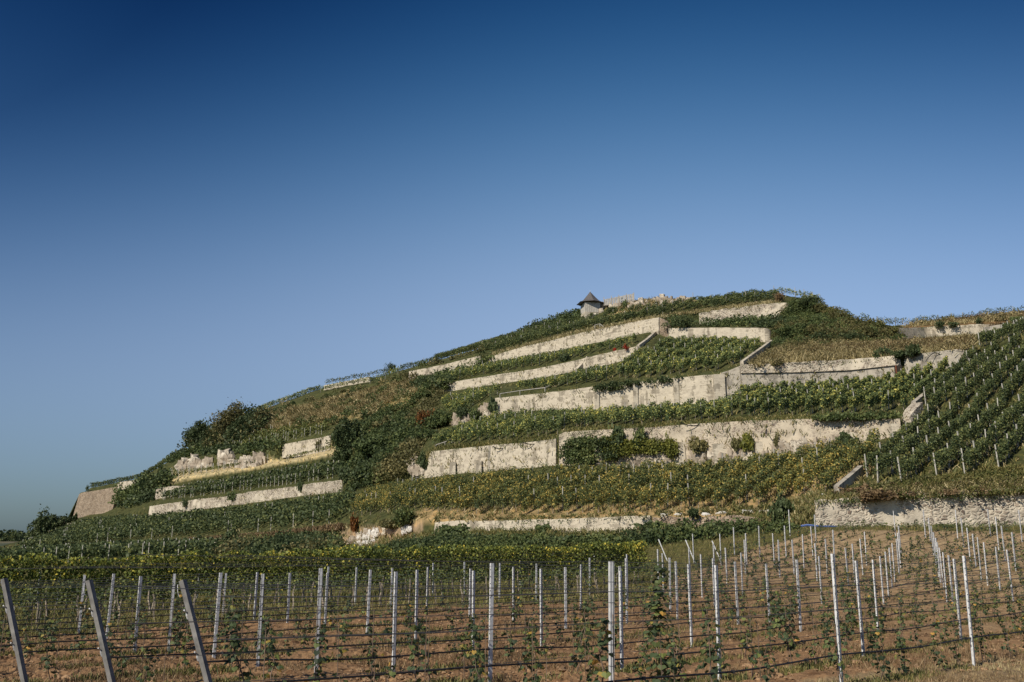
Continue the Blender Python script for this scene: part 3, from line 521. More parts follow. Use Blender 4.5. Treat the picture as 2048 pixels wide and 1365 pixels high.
wall('terrace_wall', 'warm cream wall second below the hut, crossed by a small gully', [(881,774,784),(892,768,783),(1000,750,770),(1055,742,762),(1100,734,754),(1163,720,744),(1172,717,742),(1230,704,728),(1275,694,716)], 7, 'conc', rough=.08, jag=.1, group=WG)
wall('terrace_wall', 'long cream wall directly under the slope of the hut', [(977,719,724),(1000,708,720),(1050,694,714),(1100,683,704),(1150,670,696),(1210,656,684),(1260,647,674),(1317,636,664)], 9, 'conc', rough=.08, jag=.12, group=WG)
wall('terrace_wall', 'crumbling brown stone wall end with bushes beside it, near the summit', [(1319,637,668),(1328,642,672),(1335,652,674)], 9, 'rubble_dark', rough=.2, jag=.3, group=WG)
wall('terrace_wall', 'upper left cream wall, partly grey, close under the ridge', [(818,744,758),(850,738,754),(890,730,748),(930,720,738),(962,712,730)], 9, 'conc', jag=.08, group=WG)
wk = wall('terrace_wall', 'smooth pale wall with rounded right end above the steep vines', [(1337,658,676),(1400,657,676),(1450,657,675),(1500,657,678),(1530,658,682)], 9, 'conc', Yf=[(1337, 174.5), (1500, 167), (1530, 164.5)], group=WG)
wall('rounded_end', None, [(1529,658,682),(1537,659,684),(1543,664,687),(1546,668,690)], 9, 'conc', Yf=[(1529, 164.4), (1537, 164.4), (1543, 165), (1546, 167)], parent=wk)
wall('terrace_wall', 'highest wall, pinkish broken rubble over pale rock, at the summit', [(1398,628,650),(1440,620,648),(1480,616,644),(1530,609,640),(1560,606,636),(1592,609,630)], 11, 'rubble', rough=.15, jag=.3, group=WG)
wall('terrace_wall', 'far pale wall behind the mound, upper right', [(1776,658,676),(1850,656,676),(1900,653,674),(1960,650,668),(2000,650,664)], 9, 'conc', rough=.1, jag=.12, group=WG)
wall('terrace_wall', 'grey wall end at the right edge below the ridge vines', [(1968,656,668),(2010,649,668),(2048,645,664),(2150,630,650)], 9, 'conc_grey', off=4, group=WG)
wall('terrace_wall', 'narrow pale retaining strip under the ridge vines, upper left skyline', [(648,772,776),(700,762,768),(740,754,760)], 12, 'conc', off=1.5, Yf=[(648, 262), (740, 256)], group=WG)

def ramp_wall(label, pts, h=1.0, w=.5, mat='conc_grey', name='ramp_wall'):
    """low wall running up the slope through picture points (px, py of its foot, depth)"""
    Q = np.array([unp(float(a), float(b), float(c)) for a, b, c in pts]); n = 14; t = np.linspace(0, len(Q) - 1, n)
    C = np.stack([np.interp(t, range(len(Q)), Q[:, i]) for i in range(3)], -1); o = C[0].copy(); C = C - o
    d = np.gradient(C[:, :2], axis=0); d /= np.linalg.norm(d, axis=1)[:, None]; nn = np.stack([d[:, 1], -d[:, 0]], -1) * w / 2
    ring = [np.c_[C[:, :2] + nn, C[:, 2] - .8], np.c_[C[:, :2] + nn, C[:, 2] + h], np.c_[C[:, :2] - nn, C[:, 2] + h], np.c_[C[:, :2] - nn, C[:, 2] - .8]]
    V = np.stack(ring, 1).reshape(-1, 3); fs = []
    for i in range(n - 1):
        for j in range(4): fs.append([i * 4 + j, i * 4 + (j + 1) % 4, (i + 1) * 4 + (j + 1) % 4, (i + 1) * 4 + j])
    fs.append([0, 1, 2, 3]); fs.append([(n - 1) * 4 + j for j in (3, 2, 1, 0)])
    ob = obj(name, mesh_np(name, V, fs, G[mat]), None, o); tag(ob, label, 'wall', 'sloping ramp walls beside the vine slopes'); return ob
def yat(px, py, dflt=100):
    h = hit(px, py); return h[1] if h is not None else dflt
def on(px, py): return (px, py, yat(px, py) - .1)
ramp_wall('sloping concrete ramp wall at the lower left corner of the right vineyard', [on(1674, 990), on(1700, 968), on(1722, 948)], .75, .45)
ramp_wall('sloping concrete ramp wall halfway up the left edge of the right vineyard', [on(1828, 818), on(1850, 800), on(1888, 770)], .8, .5)
ramp_wall('stepped concrete ramp beside the right edge of the steep vine block', [on(1484, 735), on(1520, 708), on(1543, 690)], .9, .5, 'conc')
ramp_wall('thin pale stair wall climbing left of the steep vine block', [on(1276, 696), on(1295, 682), on(1310, 668)], .5, .5, 'conc')
ramp_wall('short pale gully wall descending between two middle vine terraces', [on(1152, 746), on(1165, 732), on(1175, 720)], .7, .6, 'conc')
ramp_wall('broken stone ramp end below the upper ramp, beside the speckled wall', [on(1812, 850), on(1822, 836), on(1836, 822)], .9, 1.2, 'rubble')

# ------------------------------------------------------------------ bare rock faces, boulders
def rockface(label, poly, depth=1.0, mat='rock', n=9, name='rock_face', seed=0, group=None, cat='rock'):
    """cluster of angular rock lumps covering a picture polygon, lying against the slope"""
    r = np.random.default_rng(seed + 100); xs = [p[0] for p in poly]; ys = [p[1] for p in poly]
    c0 = hit(sum(xs) / len(xs), sum(ys) / len(ys)); mb = MB(); k = 0; tries = 0
    while k < n and tries < 4000:
        tries += 1
        x, y = r.uniform(min(xs), max(xs)), r.uniform(min(ys), max(ys))
        if not inpoly(np.array([x]), np.array([y]), poly)[0]: continue
        h = hit_front(x, y, .7)
        if h is None: continue
        V, Fq = icos(r); s = depth * r.uniform(.4, 1.0)
        V = V * np.array([s * r.uniform(.5, 1.0), s * .6, s * r.uniform(.7, 1.4)]); V = V + h - c0; mb.add(V, Fq); k += 1
    ob = obj(name, mb.build(name, G[mat]), None, c0); tag(ob, label, cat, group, 'stuff' if name == 'boulder_heap' or 'stones behind' in label else None); return ob
def icos(r):
    n, m_ = 6, 4; V = []; a0 = r.uniform(0, 6)
    for i in range(m_ + 1):
        th = math.pi * i / m_
        for j in range(n):
            a = a0 + 2 * math.pi * j / n; q = r.uniform(.5, 1.3); V.append((math.sin(th) * math.cos(a) * q, math.sin(th) * math.sin(a) * q, math.cos(th) * q * 1.1 if 0 < i < m_ else math.cos(th) * .8))
    fs = [[i * n + j, (i + 1) * n + j, (i + 1) * n + (j + 1) % n, i * n + (j + 1) % n] for i in range(m_) for j in range(n)]
    return np.array(V), np.array(fs)
RG = 'bare rock faces in the terraces'
rockface('jagged pale rock face above the ochre soil strip, left one', [(358,940),(362,925),(395,918),(422,922),(424,940)], 1.9, n=60, seed=1, group=RG)
rockface('largest jagged white rock tooth beside the soil strip, left slope', [(440,934),(438,914),(462,910),(470,934)], 1.9, n=40, seed=2, group=RG)
rockface('row of small pointed rocks above the soil strip, right of the white tooth', [(472,936),(478,922),(528,908),(530,930),(500,938)], 1.5, n=60, seed=3, group=RG)
rockface('whitish rock face draped with creepers left of the cream wall', [(902,850),(905,832),(925,838),(960,818),(985,812),(980,836),(940,842),(920,856)], 1.0, n=50, seed=4, group=RG)
rockface('rounded cream rock at the left end of the buttressed wall', [(820,950),(818,928),(832,915),(848,925),(846,950)], 1.0, n=30, seed=5, group=RG)
rockface('small pale rock in the bank left of the boulder heap', [(648,1088),(650,1074),(664,1076),(664,1088)], .6, n=12, seed=6, group=RG)
rockface('long ledge of broken boulders under the speckled wall', [(1170,930),(1180,906),(1240,912),(1290,906),(1340,908),(1350,930),(1250,936)], .8, n=70, seed=7, group=RG)
rockface('grey broken ledge of rocks between buttresses of the speckled wall', [(1370,930),(1385,902),(1440,908),(1505,898),(1510,924),(1440,932)], .8, n=70, seed=8, group=RG)
rockface('fallen pale stones below the speckled wall, right end', [(1525,925),(1530,893),(1600,885),(1700,880),(1720,888),(1660,908),(1580,920)], .7, n=90, seed=9, group=RG)
rockface('bare rock under the hut on the summit', [(1168,632),(1172,620),(1200,612),(1215,612),(1200,628),(1180,636)], 1.6, n=28, seed=10, group=RG)
rockface('sandy rock outcrop on the summit right of the board fence', [(1215,618),(1240,604),(1290,600),(1350,594),(1385,602),(1330,612),(1260,618)], 1.3, 'rock', n=50, seed=11, group=RG)
rockface('pale rock patch among bushes left of the hut', [(1100,652),(1108,642),(1128,640),(1130,650)], 1.0, n=14, seed=12, group=RG)
rockface('heap of loose white boulders in the middle bank', [(712,1094),(718,1080),(740,1066),(756,1060),(752,1078),(740,1092)], .55, 'white_rock', n=45, seed=13, group='heaps of white boulders', name='boulder_heap')
rockface('small heap of white boulders at the top of the bank', [(798,1066),(805,1054),(822,1056),(832,1066)], .45, 'white_rock', n=20, seed=14, group='heaps of white boulders', name='boulder_heap')
rockface('pinkish bare earth slope with stones behind the white boulders', [(672,1096),(690,1078),(740,1058),(790,1052),(780,1066),(740,1090),(700,1100)], .5, 'rock', n=50, seed=15, group=RG)
def boulder(label, px, py, r_, mat='rock', seed=0):
    h = hit(px, py)
    if h is None: return
    rr = np.random.default_rng(seed); V, Fq = icos(rr); V = V * np.array([r_ * .8, r_ * .5, r_ * .38]); ob = obj('boulder', mesh_np('boulder', V, Fq, G[mat]), None, h); tag(ob, label, 'boulder', 'boulders on the low wall')
for i, (px, py, r_, lb) in enumerate([(1330, 1032, .7, 'flat pale boulder at the left end of the low dry stone wall'), (1358, 1030, .6, 'pale boulder left of the bush on the low dry wall'), (1412, 1030, .7, 'pale boulder right of the bush on the low dry wall'),
        (1444, 1027, .7, 'rounded boulder in the middle of the low dry wall top'), (1496, 1026, .8, 'large tilted white boulder on the low dry wall'), (1522, 1025, .6, 'dark cracked boulder right of the tilted white one'), (1538, 1024, .6, 'last white boulder beside the big round bush'),
        (1506, 1071, .9, 'lone white boulder in the grass below the dry wall'), (1646, 992, .7, 'pale flat stone lying on the left end of the rubble wall'), (1692, 987, .7, 'white stones at the foot of the lower ramp wall')]):
    boulder(lb, px, py, r_, 'white_rock', i)

# ------------------------------------------------------------------ vines on the hill
pm = MB(); pm.box((0, 0, 1.0), (.085, .085, 2.6)); hill_post_mesh = pm.build('trellis_post', G['steel_far'])
pm = MB(); pm.box((0, 0, 1.0), (.095, .095, 2.6)); hill_post_thick = pm.build('trellis_post_wood', G['steel_far'])
pm = MB(); pm.tube([(0, 0, -.2), (.04, .02, .3), (-.03, 0, .65), (.02, .03, .95)], [.055, .042, .035, .03], 4); trunk_mesh = pm.build('vine_trunk', G['trunk_pale'])
ROWLEN = [0]
def vine_row(P, mat, h=1.95, dens=55, leaf=.13, label='', group='', posts=5.0, trunks=0, hmin=.55, thick=.24, tv=.34, postmesh=None, cover=1.0, name='vine_row', endpost=True, postprob=1.0):
    """P (n,3) ground line"""
    P = np.asarray(P, float); seg = np.linalg.norm(np.diff(P, axis=0), axis=1); s = np.r_[0, np.cumsum(seg)]; Ln = s[-1]
    if Ln < 1.0: return None
    ROWLEN[0] += Ln
    o = P[0].copy(); root = empty(name, o); tag(root, label, 'vine row', group)
    leaf *= .66 if dens < 250 else 1.0; n = int(Ln * dens * (2.1 if dens < 250 and leaf > .055 else 1.0)); t = rng.uniform(0, Ln, n)
    seedv = rng.integers(0, 1000)
    bulge = vnoise(np.c_[t * 1.1, t * 0, t * 0], int(seedv)); topv = vnoise(np.c_[t * 1.9, t * 0 + 5, t * 0], int(seedv) + 1)
    gap = vnoise(np.c_[t * .35, t * 0 + 9, t * 0], int(seedv) + 2)
    keep = (gap < .86 * cover + .1) | (rng.uniform(size=n) < .3); t = t[keep]; bulge = bulge[keep]; topv = topv[keep]; n = len(t)
    C = np.stack([np.interp(t, s, P[:, i]) for i in range(3)], -1) - o
    d = (P[-1] - P[0])[:2]; d = d / np.linalg.norm(d); nn = np.array([d[1], -d[0]])
    u = rng.beta(1.5, 1.25, n); top = h * (1 - tv * .6 + tv * topv); z = hmin * (.75 + .5 * bulge) + (top - hmin) * u
    lat = np.clip(rng.normal(size=n), -1.4, 1.4) * thick * (.55 + .9 * bulge) * (1.1 - .45 * u)
    C[:, :2] += nn * lat[:, None]; C[:, 2] += z
    V, Fq = soup(C, rng.uniform(.7, 1.35, n) * leaf)
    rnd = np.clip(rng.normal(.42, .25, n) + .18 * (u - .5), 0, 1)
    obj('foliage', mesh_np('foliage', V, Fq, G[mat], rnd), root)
    if posts:
        q = np.arange(.15 if endpost else posts * .5, Ln, posts)
        for i, tt_ in enumerate(q):
            if rng.uniform() > postprob and not (i == 0 and endpost): continue
            x = [np.interp(tt_, s, P[:, i_]) for i_ in range(3)]
            c = obj('trellis_post', postmesh or hill_post_mesh, root, Vector(x) - Vector(o)); c.rotation_euler = (random.uniform(-.05, .05), random.uniform(-.05, .05), random.uniform(0, 1)); c.scale = (1, 1, random.uniform(.9, 1.06))
    for i in range(trunks):
        tt_ = .5 + i * 1.15
        if tt_ > Ln: break
        x = [np.interp(tt_, s, P[:, i_]) for i_ in range(3)]
        c = obj('vine_trunk', trunk_mesh, root, Vector(x) - Vector(o)); c.rotation_euler = (random.uniform(-.15, .15), random.uniform(-.15, .15), random.uniform(0, 6)); c.scale = (random.uniform(.7, 1.1), random.uniform(.7, 1.1), random.uniform(.8, 1.05))
    return root
FARV = {'V': [], 'F': [], 'R': [], 'M': [], 'n': 0}; FARM = ['vine_dark', 'vine_pale', 'steel_far']
def far_row(P, mat, h=1.95, dens=25, leaf=.2, thick=.4, hmin=.5, posts=5, postprob=1, **kw):
    P = np.asarray(P, float); s = np.r_[0, np.cumsum(np.linalg.norm(np.diff(P, axis=0), axis=1))]; Ln = s[-1]; n = int(Ln * dens); t = rng.uniform(0, Ln, n)
    C = np.stack([np.interp(t, s, P[:, i]) for i in range(3)], -1); C[:, :2] += rng.normal(size=(n, 2)) * thick * .7; C[:, 2] += hmin + (h * rng.uniform(.85, 1.1, n) - hmin) * rng.beta(1.5, 1.2, n)
    V, Fq = soup(C, rng.uniform(.7, 1.35, n) * leaf); D = FARV
    D['V'].append(V); D['F'].append(Fq + D['n']); D['R'].append(np.clip(rng.normal(.42, .2, n), 0, 1)); D['M'].append(np.full(n, FARM.index(mat))); D['n'] += len(V)
    for q in np.arange(.2, Ln, posts):
        if rng.uniform() > postprob: continue
        x = np.array([np.interp(q, s, P[:, i]) for i in range(3)]); mb = MB(); mb.box(x + (0, 0, 1.0), (.09, .09, 2.4))
        D['V'].append(mb.V[0]); D['F'].append(mb.Fq[0] + D['n']); D['R'].append(np.full(6, .5)); D['M'].append(np.full(6, 2)); D['n'] += 8
def block(poly, ang, spacing, mat, desc, group, dist, **kw):
    """vine rows of one plot: parallel lines at world angle ang (from forward, to the right) wherever the ground lies inside the picture polygon"""
    d = np.array([math.sin(math.radians(ang)), math.cos(math.radians(ang))]); nn = np.array([d[1], -d[0]])
    pts = [hit(x, y) for x, y in poly]; pts = np.array([p for p in pts if p is not None])
    sv = pts[:, :2] @ nn; tv = pts[:, :2] @ d; S = np.arange(sv.min() - 1, sv.max() + 1, spacing); res = []
    jit = kw.pop('jit', .0); mlen = kw.pop('minlen', 2.5); only_band = kw.pop('bands', None); far = kw.pop('far', False)
    for si in S:
        run = []
        for ti in np.arange(tv.min() - 2, tv.max() + 2, 1.0):
            x, y = nn * si + d * ti
            z, bnd = drop(x, y); ok = z is not None and (only_band is None or bnd in only_band)
            if ok:
                px, py = proj(x, y, z); ok = bool(inpoly(np.array([px]), np.array([py]), poly)[0])
            if ok:
                if run and abs(z - run[-1][2]) > 1.9: 
                    if len(run) > mlen: res.append(run)
                    run = []
                run.append((x, y, z))
            else:
                if len(run) > mlen: res.append(run)
                run = []
        if len(run) > mlen: res.append(run)
    res = [np.array(r) for r in res]; res.sort(key=lambda r: proj(*r[0])[0])
    if far:
        for r in res: far_row(r, mat, **kw)
        return res
    for i, r in enumerate(res): vine_row(r, mat, label=ordw(i) + ' ' + desc, group=group, **kw)
    print('block', desc[:40], len(res), 'rows')
    return res
block([(1728,962),(1770,975),(1850,962),(1930,955),(2048,935),(2330,900),(2330,640),(2048,660),(1945,700),(1900,760),(1850,812),(1830,850),(1800,890),(1740,930)], 42, 1.95, 'vine_dark',
      'vine row from the left on the steep slope at the right edge', 'vine rows on the steep right slope', 90, dens=105, leaf=.125, posts=4.0, trunks=14, thick=.25, postmesh=hill_post_thick, hmin=.6)
block([(700,1036),(830,1027),(1100,1036),(1290,1030),(1400,1025),(1470,1020),(1560,1012),(1625,1001),(1685,978),(1735,930),(1785,892),(1700,908),(1620,922),(1500,942),(1360,953),(1130,955),(1000,966),(900,974),(800,984),(720,996)], 36, 1.85, 'vine_yellow',
      'yellowing vine row from the left in the broad lower vineyard', 'vine rows in the broad lower vineyard', 100, dens=95, leaf=.13, posts=5, trunks=4, thick=.30, postprob=.42, endpost=False)
block([(10,1112),(60,1102),(220,1087),(440,1071),(560,1064),(690,1047),(712,997),(690,1002),(500,1024),(300,1042),(200,1042),(160,1050),(70,1088)], 36, 2.3, 'vine_dark',
      'dark vine row from the left in the broad vineyard of the left slope', 'vine rows in the dark left vineyard', 200, far=True, dens=34, leaf=.20, posts=9, postprob=.4, thick=.5)
block([(842,900),(870,897),(985,887),(1115,874),(1130,862),(1300,850),(1480,840),(1480,806),(1440,822),(1190,838),(1000,842),(930,862),(880,882)], 36, 1.9, 'vine',
      'vine row from the left on the middle terrace above the buttressed wall', 'vine rows on the middle terrace', 125, dens=80, leaf=.15, posts=5, trunks=3, thick=.32, postprob=.75, endpost=False)
block([(1480,840),(1650,833),(1790,829),(1830,812),(1880,768),(1930,728),(1880,746),(1800,768),(1700,778),(1560,788),(1480,796)], 38, 1.8, 'vine',
      'vine row from the left on the terrace below the doorway wall', 'vine rows below the doorway wall', 120, dens=100, leaf=.14, posts=4.5, trunks=6, thick=.14, postprob=.7, endpost=False)
block([(905,838),(990,790),(1095,780),(1185,768),(1230,762),(1230,748),(1200,748),(1100,772),(1000,788),(900,802),(872,815)], 34, 1.9, 'vine',
      'vine row from the left on the third terrace left of the steep block', 'vine rows on the third terrace', 150, dens=60, leaf=.17, posts=5, thick=.33, postprob=.8, endpost=False)
block([(1232,760),(1280,758),(1430,743),(1475,728),(1528,698),(1535,694),(1450,690),(1345,690),(1300,702),(1270,724),(1232,746)], 30, 1.9, 'vine',
      'vine row from the left in the steep block below the summit', 'vine rows of the steep summit block', 150, dens=70, leaf=.16, posts=4.2, thick=.27, trunks=2, postprob=.7, endpost=False)
block([(895,766),(1000,746),(1100,729),(1165,715),(1270,691),(1312,672),(1300,678),(1200,700),(1100,719),(975,740),(892,758)], 34, 1.9, 'vine',
      'vine row from the left on the narrow terrace two walls below the hut', 'vine rows on the narrow upper terrace', 180, dens=48, leaf=.18, posts=4, thick=.33, postprob=.8, endpost=False)
block([(985,708),(1050,689),(1150,665),(1210,650),(1325,631),(1420,619),(1560,601),(1560,592),(1500,597),(1400,607),(1270,622),(1150,645),(1000,685),(900,714),(820,735),(960,703)], 40, 2.0, 'vine_dark',
      'vine row from the left on the top terrace beneath the hut and fence', 'vine rows on the top terrace', 200, dens=42, leaf=.20, posts=5, thick=.5, postprob=.35, endpost=False)
block([(380,898),(480,900),(560,886),(660,868),(660,852),(560,862),(480,868),(440,880)], 34, 2.0, 'vine_pale',
      'pale vine row from the left in the plot above the two tone wall', 'pale vine rows of the upper left plot', 240, far=True, dens=30, leaf=.22, posts=5, thick=.4, h=1.7)
block([(310,968),(340,946),(450,937),(560,922),(660,898),(672,902),(600,917),(500,933),(400,949)], 60, 1.6, 'vine_pale',
      'sparse pale young vine row from the left on the bare soil strip', 'young vine rows on the soil strip', 240, far=True, dens=9, leaf=.2, posts=3, thick=.15, h=1.2, cover=.6)
block([(322,1002),(400,994),(500,981),(600,968),(690,955),(690,926),(600,938),(500,955),(400,972),(330,980)], 50, 2.0, 'vine_dark',
      'dark vine row from the left on the strip over the left rubble wall', 'vine rows over the left rubble wall', 220, far=True, dens=40, leaf=.22, posts=5, thick=.5)
block([(-60,1134),(0,1133),(200,1127),(425,1119),(432,1103),(220,1107),(100,1113),(-40,1122)], 50, 2.2, 'vine_dark',
      'dark vine row from the left in the low plot behind the hedge row', 'vine rows of the low left plot', 170, far=True, dens=40, leaf=.2, posts=6, thick=.5, postprob=.5)

o0 = np.array([-70.0, 200.0, 5.0])
tag(obj('far_vine_rows', mesh_np('far_vine_rows', np.concatenate(FARV['V']) - o0, np.concatenate(FARV['F']), rnd=np.concatenate(FARV['R']), mats=[G[q] for q in FARM], midx=np.concatenate(FARV['M'])), None, o0), 'the far small vine rows covering the terraces of the left slope', 'vines', None, 'stuff')
# rows along the skyline
def ridge_row(pxa, pxb, k, label, mat='vine_dark', off=0, lift=0, **kw):
    px = np.linspace(pxa, pxb, max(4, int(abs(pxb - pxa) / 6))); py, Y = cval(k, px); Q = unp(px, py, Y + off)
    R = []
    for q in Q:
        z, _ = drop(q[0], q[1]); R.append((q[0], q[1], (z if z is not None else q[2])))
    return vine_row(np.array(R), mat, label=label, group='vine rows along the skyline', **kw)
ridge_row(182, 300, 13, 'dark vine row on the skyline above the curved bastion', off=-1, hmin=.05, h=1.7, dens=60, leaf=.22, thick=.5, posts=6)
ridge_row(300, 372, 13, 'dark vine row on the skyline left of the ridge trees', off=-1, hmin=.05, h=1.7, dens=60, leaf=.22, thick=.5, posts=6)
ridge_row(505, 640, 13, 'vine row on the skyline right of the ridge trees', 'vine', off=-1, hmin=.05, h=1.7, dens=60, leaf=.22, thick=.45, posts=5)
ridge_row(650, 775, 13, 'spiky vine row on the skyline over the pale retaining strip', off=-1, dens=26, leaf=.2, thick=.3, posts=2.6, h=2.2, hmin=.9)
ridge_row(800, 915, 13, 'vine row on the skyline right of the lone skyline bush', off=-1, hmin=.05, h=1.7, dens=60, leaf=.2, thick=.4, posts=4)
ridge_row(915, 1060, 13, 'vine row on the skyline rising towards the hut', off=-1, hmin=.05, h=1.7, dens=60, leaf=.2, thick=.45, posts=4)
ridge_row(640, 800, 12, 'second vine row just below the left skyline', 'vine', off=3, dens=26, leaf=.22, thick=.5, posts=6)
ridge_row(1385, 1500, 13, 'vine row on the summit skyline right of the sandy outcrop', off=-2, dens=30, leaf=.18, thick=.35, posts=4, h=1.5)
ridge_row(1548, 1640, 13, 'pale vine row on the summit skyline beside the dark bush', 'vine', off=-2, dens=26, leaf=.18, thick=.35, posts=3)
ridge_row(1755, 1850, 13, 'gappy vine row on the distant skyline right of the mound', off=2, dens=26, leaf=.14, thick=.25, posts=2.8, h=2.3, hmin=1.0, cover=.7)
ridge_row(1850, 1925, 13, 'vine row in the middle of the distant right skyline', off=2, dens=30, leaf=.15, thick=.3, posts=4, h=2.0, hmin=.7)
ridge_row(1925, 2060, 13, 'bushy vine row on the distant skyline at the right edge', off=2, dens=36, leaf=.17, thick=.4, posts=5, h=2.3)
ridge_row(2060, 2300, 13, 'vine row on the skyline beyond the right edge', off=2, dens=26, leaf=.2, thick=.4, posts=6, h=2.3)
# low sill rows seen under the paths of the middle terraces
print('row length', ROWLEN[0])

# ------------------------------------------------------------------ shrubs and trees
def crown_pts(r, n, lobes=9, flat=.8, spike=.0):
    cs = []; rs = []
    for i in range(lobes):
        v = r.normal(size=3); v /= np.linalg.norm(v); v[2] = abs(v[2]) * .9 - .1; q = r.uniform(.3, .62); cs.append(v * q); rs.append(r.uniform(.28, .5))
    cs = np.array(cs); rs = np.array(rs); w = rs ** 2; idx = r.choice(lobes, n, p=w / w.sum())
    v = r.normal(size=(n, 3)); v /= np.linalg.norm(v, axis=1)[:, None]
    rad = r.uniform(.5, 1.0, n) ** .5
    P = cs[idx] + v * (rs[idx] * rad)[:, None]
    if spike:
        k = r.uniform(size=n) < spike; P[k] *= r.uniform(1.0, 1.35, k.sum())[:, None]
    P = P * (1 + 1.1 * fbm(P * 2.6 + lobes, lobes, 3))[:, None]; P[:, 2] = P[:, 2] * flat + .45
    return P
VAR = {}
def bush_mesh(mat, var, n, leaf, spike=.3):
    key = (mat, var, n, leaf)
    if key not in VAR:
        r = np.random.default_rng(var + 500); P = crown_pts(r, n, 7 + var * 2, .85, spike)
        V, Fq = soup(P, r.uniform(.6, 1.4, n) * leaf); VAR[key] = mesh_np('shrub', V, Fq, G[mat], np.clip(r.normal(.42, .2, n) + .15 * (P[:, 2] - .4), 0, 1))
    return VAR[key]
BG = 'bushes and shrubs on the slopes'
def shrub(label, px, py, wpx, hpx, mat='bush', var=None, back=0, name='bush', group=BG, n=None):
    h = hit_front(px, py)
    if h is None: return
    s = h[1] / F * 1.02; w = wpx * s / 2; hh = hpx * s
    var = random.randrange(4) if var is None else var
    n = n or int(np.clip(wpx * hpx * 1.1, 260, 1500)) // 100 * 100; n = max(n, 200)
    me = bush_mesh(mat, var, n, round(np.clip(.16 / w, .045, .13), 2))
    o = obj(name, me, None, (h[0], h[1] + back, h[2] - .1 * hh)); o.scale = (w, max(.7 * w, .5), hh / 1.0); o.rotation_euler = (0, 0, random.uniform(0, 6)); o.rotation_euler = (0, 0, 0) if wpx > hpx * 2 else (0, 0, random.uniform(0, 6.28))
    tag(o, label, 'bush', group); return o
def tree(label, px, py, wpx, hpx, mat='bush_dark', var=0, name='tree', group='trees on the hill', cat='tree'):
    h = hit_front(px, py)
    if h is None: return
    s = h[1] / F * 1.02; w = wpx * s / 2; hh = hpx * s
    root = empty(name, h); tag(root, label, cat, group)
    mb = MB(); mb.tube([(0, 0, -.5), (.05 * w, 0, hh * .3), (0, .05 * w, hh * .6)], [.06 * w + .08, .05 * w + .05, .03 * w], 6)
    for a in range(4):
        an = a * 1.6 + var; mb.tube([(0, 0, hh * .22), (math.cos(an) * w * .35, math.sin(an) * w * .35, hh * .5), (math.cos(an) * w * .6, math.sin(an) * w * .6, hh * .72)], [.04 * w + .03, .03 * w, .01 * w], 4)
    obj('trunk', mb.build('trunk', G['bark']), root)
    r = np.random.default_rng(var + 900); n = int(np.clip(wpx * hpx * 1.2, 800, 5000)); P = crown_pts(r, n, 14, .9, .1)
    P = P * np.array([w, w, hh]); P[:, 2] += .08 * hh
    V, Fq = soup(P, r.uniform(.6, 1.4, n) * .24); obj('crown', mesh_np('crown', V, Fq, G[mat], np.clip(r.normal(.42, .2, n), 0, 1)), root)
    return root
def zone(name, label, poly, mats, n, size=(1.2, 2.4), leaf=.17, per=90, flat=.8, hs=(.6, 1.1)):
    """a thicket nobody could count: overlapping scrub domes grown over the picture polygon"""
    xs = [p[0] for p in poly]; ys = [p[1] for p in poly]; out = {m_: ([], []) for m_ in mats}; k = 0; tries = 0
    while k < n and tries < n * 30:
        tries += 1; x, y = rng.uniform(min(xs), max(xs)), rng.uniform(min(ys), max(ys))
        if not inpoly(np.array([x]), np.array([y]), poly)[0]: continue
        h = hit_front(x, y)
        if h is None: continue
        k += 1; sz = rng.uniform(*size); hh = sz * rng.uniform(*hs)
        q = rng.normal(size=(per, 3)); q /= np.linalg.norm(q, axis=1)[:, None]; q[:, 2] = np.abs(q[:, 2]); q *= rng.uniform(.55, 1.08, per)[:, None]
        q *= np.array([sz, sz, hh * 1.2]); q += h
        m_ = mats[int(np.clip(vnoise(np.array([[h[0] * .12, h[1] * .12, 3.0]]), 5)[0] * 1.6 * len(mats) - .3 * len(mats) + rng.normal() * .5, 0, len(mats) - 1))]
        out[m_][0].append(q); out[m_][1].append(np.full(per, rng.normal(0, .12)))
    for m_ in mats:
        if not out[m_][0]: continue
        C = np.concatenate(out[m_][0]); dr = np.concatenate(out[m_][1]); o0 = C.mean(0); V, Fq = soup(C - o0, rng.uniform(.6, 1.4, len(C)) * leaf)
        tag(obj(name, mesh_np(name, V, Fq, G[m_], np.clip(rng.normal(.4, .18, len(C)) + dr, 0, 1)), None, o0), label + ' (' + G[m_].name + ')' if False else label, 'scrub', None, 'stuff')
def grasszone(name, label, poly, mat, n, hgt=.6, wid=.05, cl=6):
    xs = [p[0] for p in poly]; ys = [p[1] for p in poly]; C = []; k = 0; tries = 0
    while k < n and tries < n * 20:
        tries += 1; x, y = rng.uniform(min(xs), max(xs)), rng.uniform(min(ys), max(ys))
        if not inpoly(np.array([x]), np.array([y]), poly)[0]: continue
        h = hit(x, y)
        if h is None: continue
        k += 1; C.append(h)
    if not C: return
    C = np.array(C); B = np.repeat(C, cl, 0); B[:, :2] += rng.normal(size=(len(B), 2)) * .35; n_ = len(B)
    a = rng.uniform(0, 6.28, n_); hh = hgt * rng.uniform(.5, 1.3, n_); u = np.stack([np.cos(a), np.sin(a), 0 * a], -1) * (wid * rng.uniform(.6, 1.6, n_))[:, None]
    tip = B + np.c_[rng.normal(size=(n_, 2)) * hh[:, None] * .75, hh * .8]; o0 = C.mean(0); B[:, 2] -= .15
    V = np.stack([B - u, B + u, tip + u * .5, tip - u * .5], 1).reshape(-1, 3) - o0
    tag(obj(name, mesh_np(name, V, np.arange(4 * n_).reshape(-1, 4), G[mat], rng.uniform(0, 1, n_)), None, o0), label, 'grass', None, 'stuff')

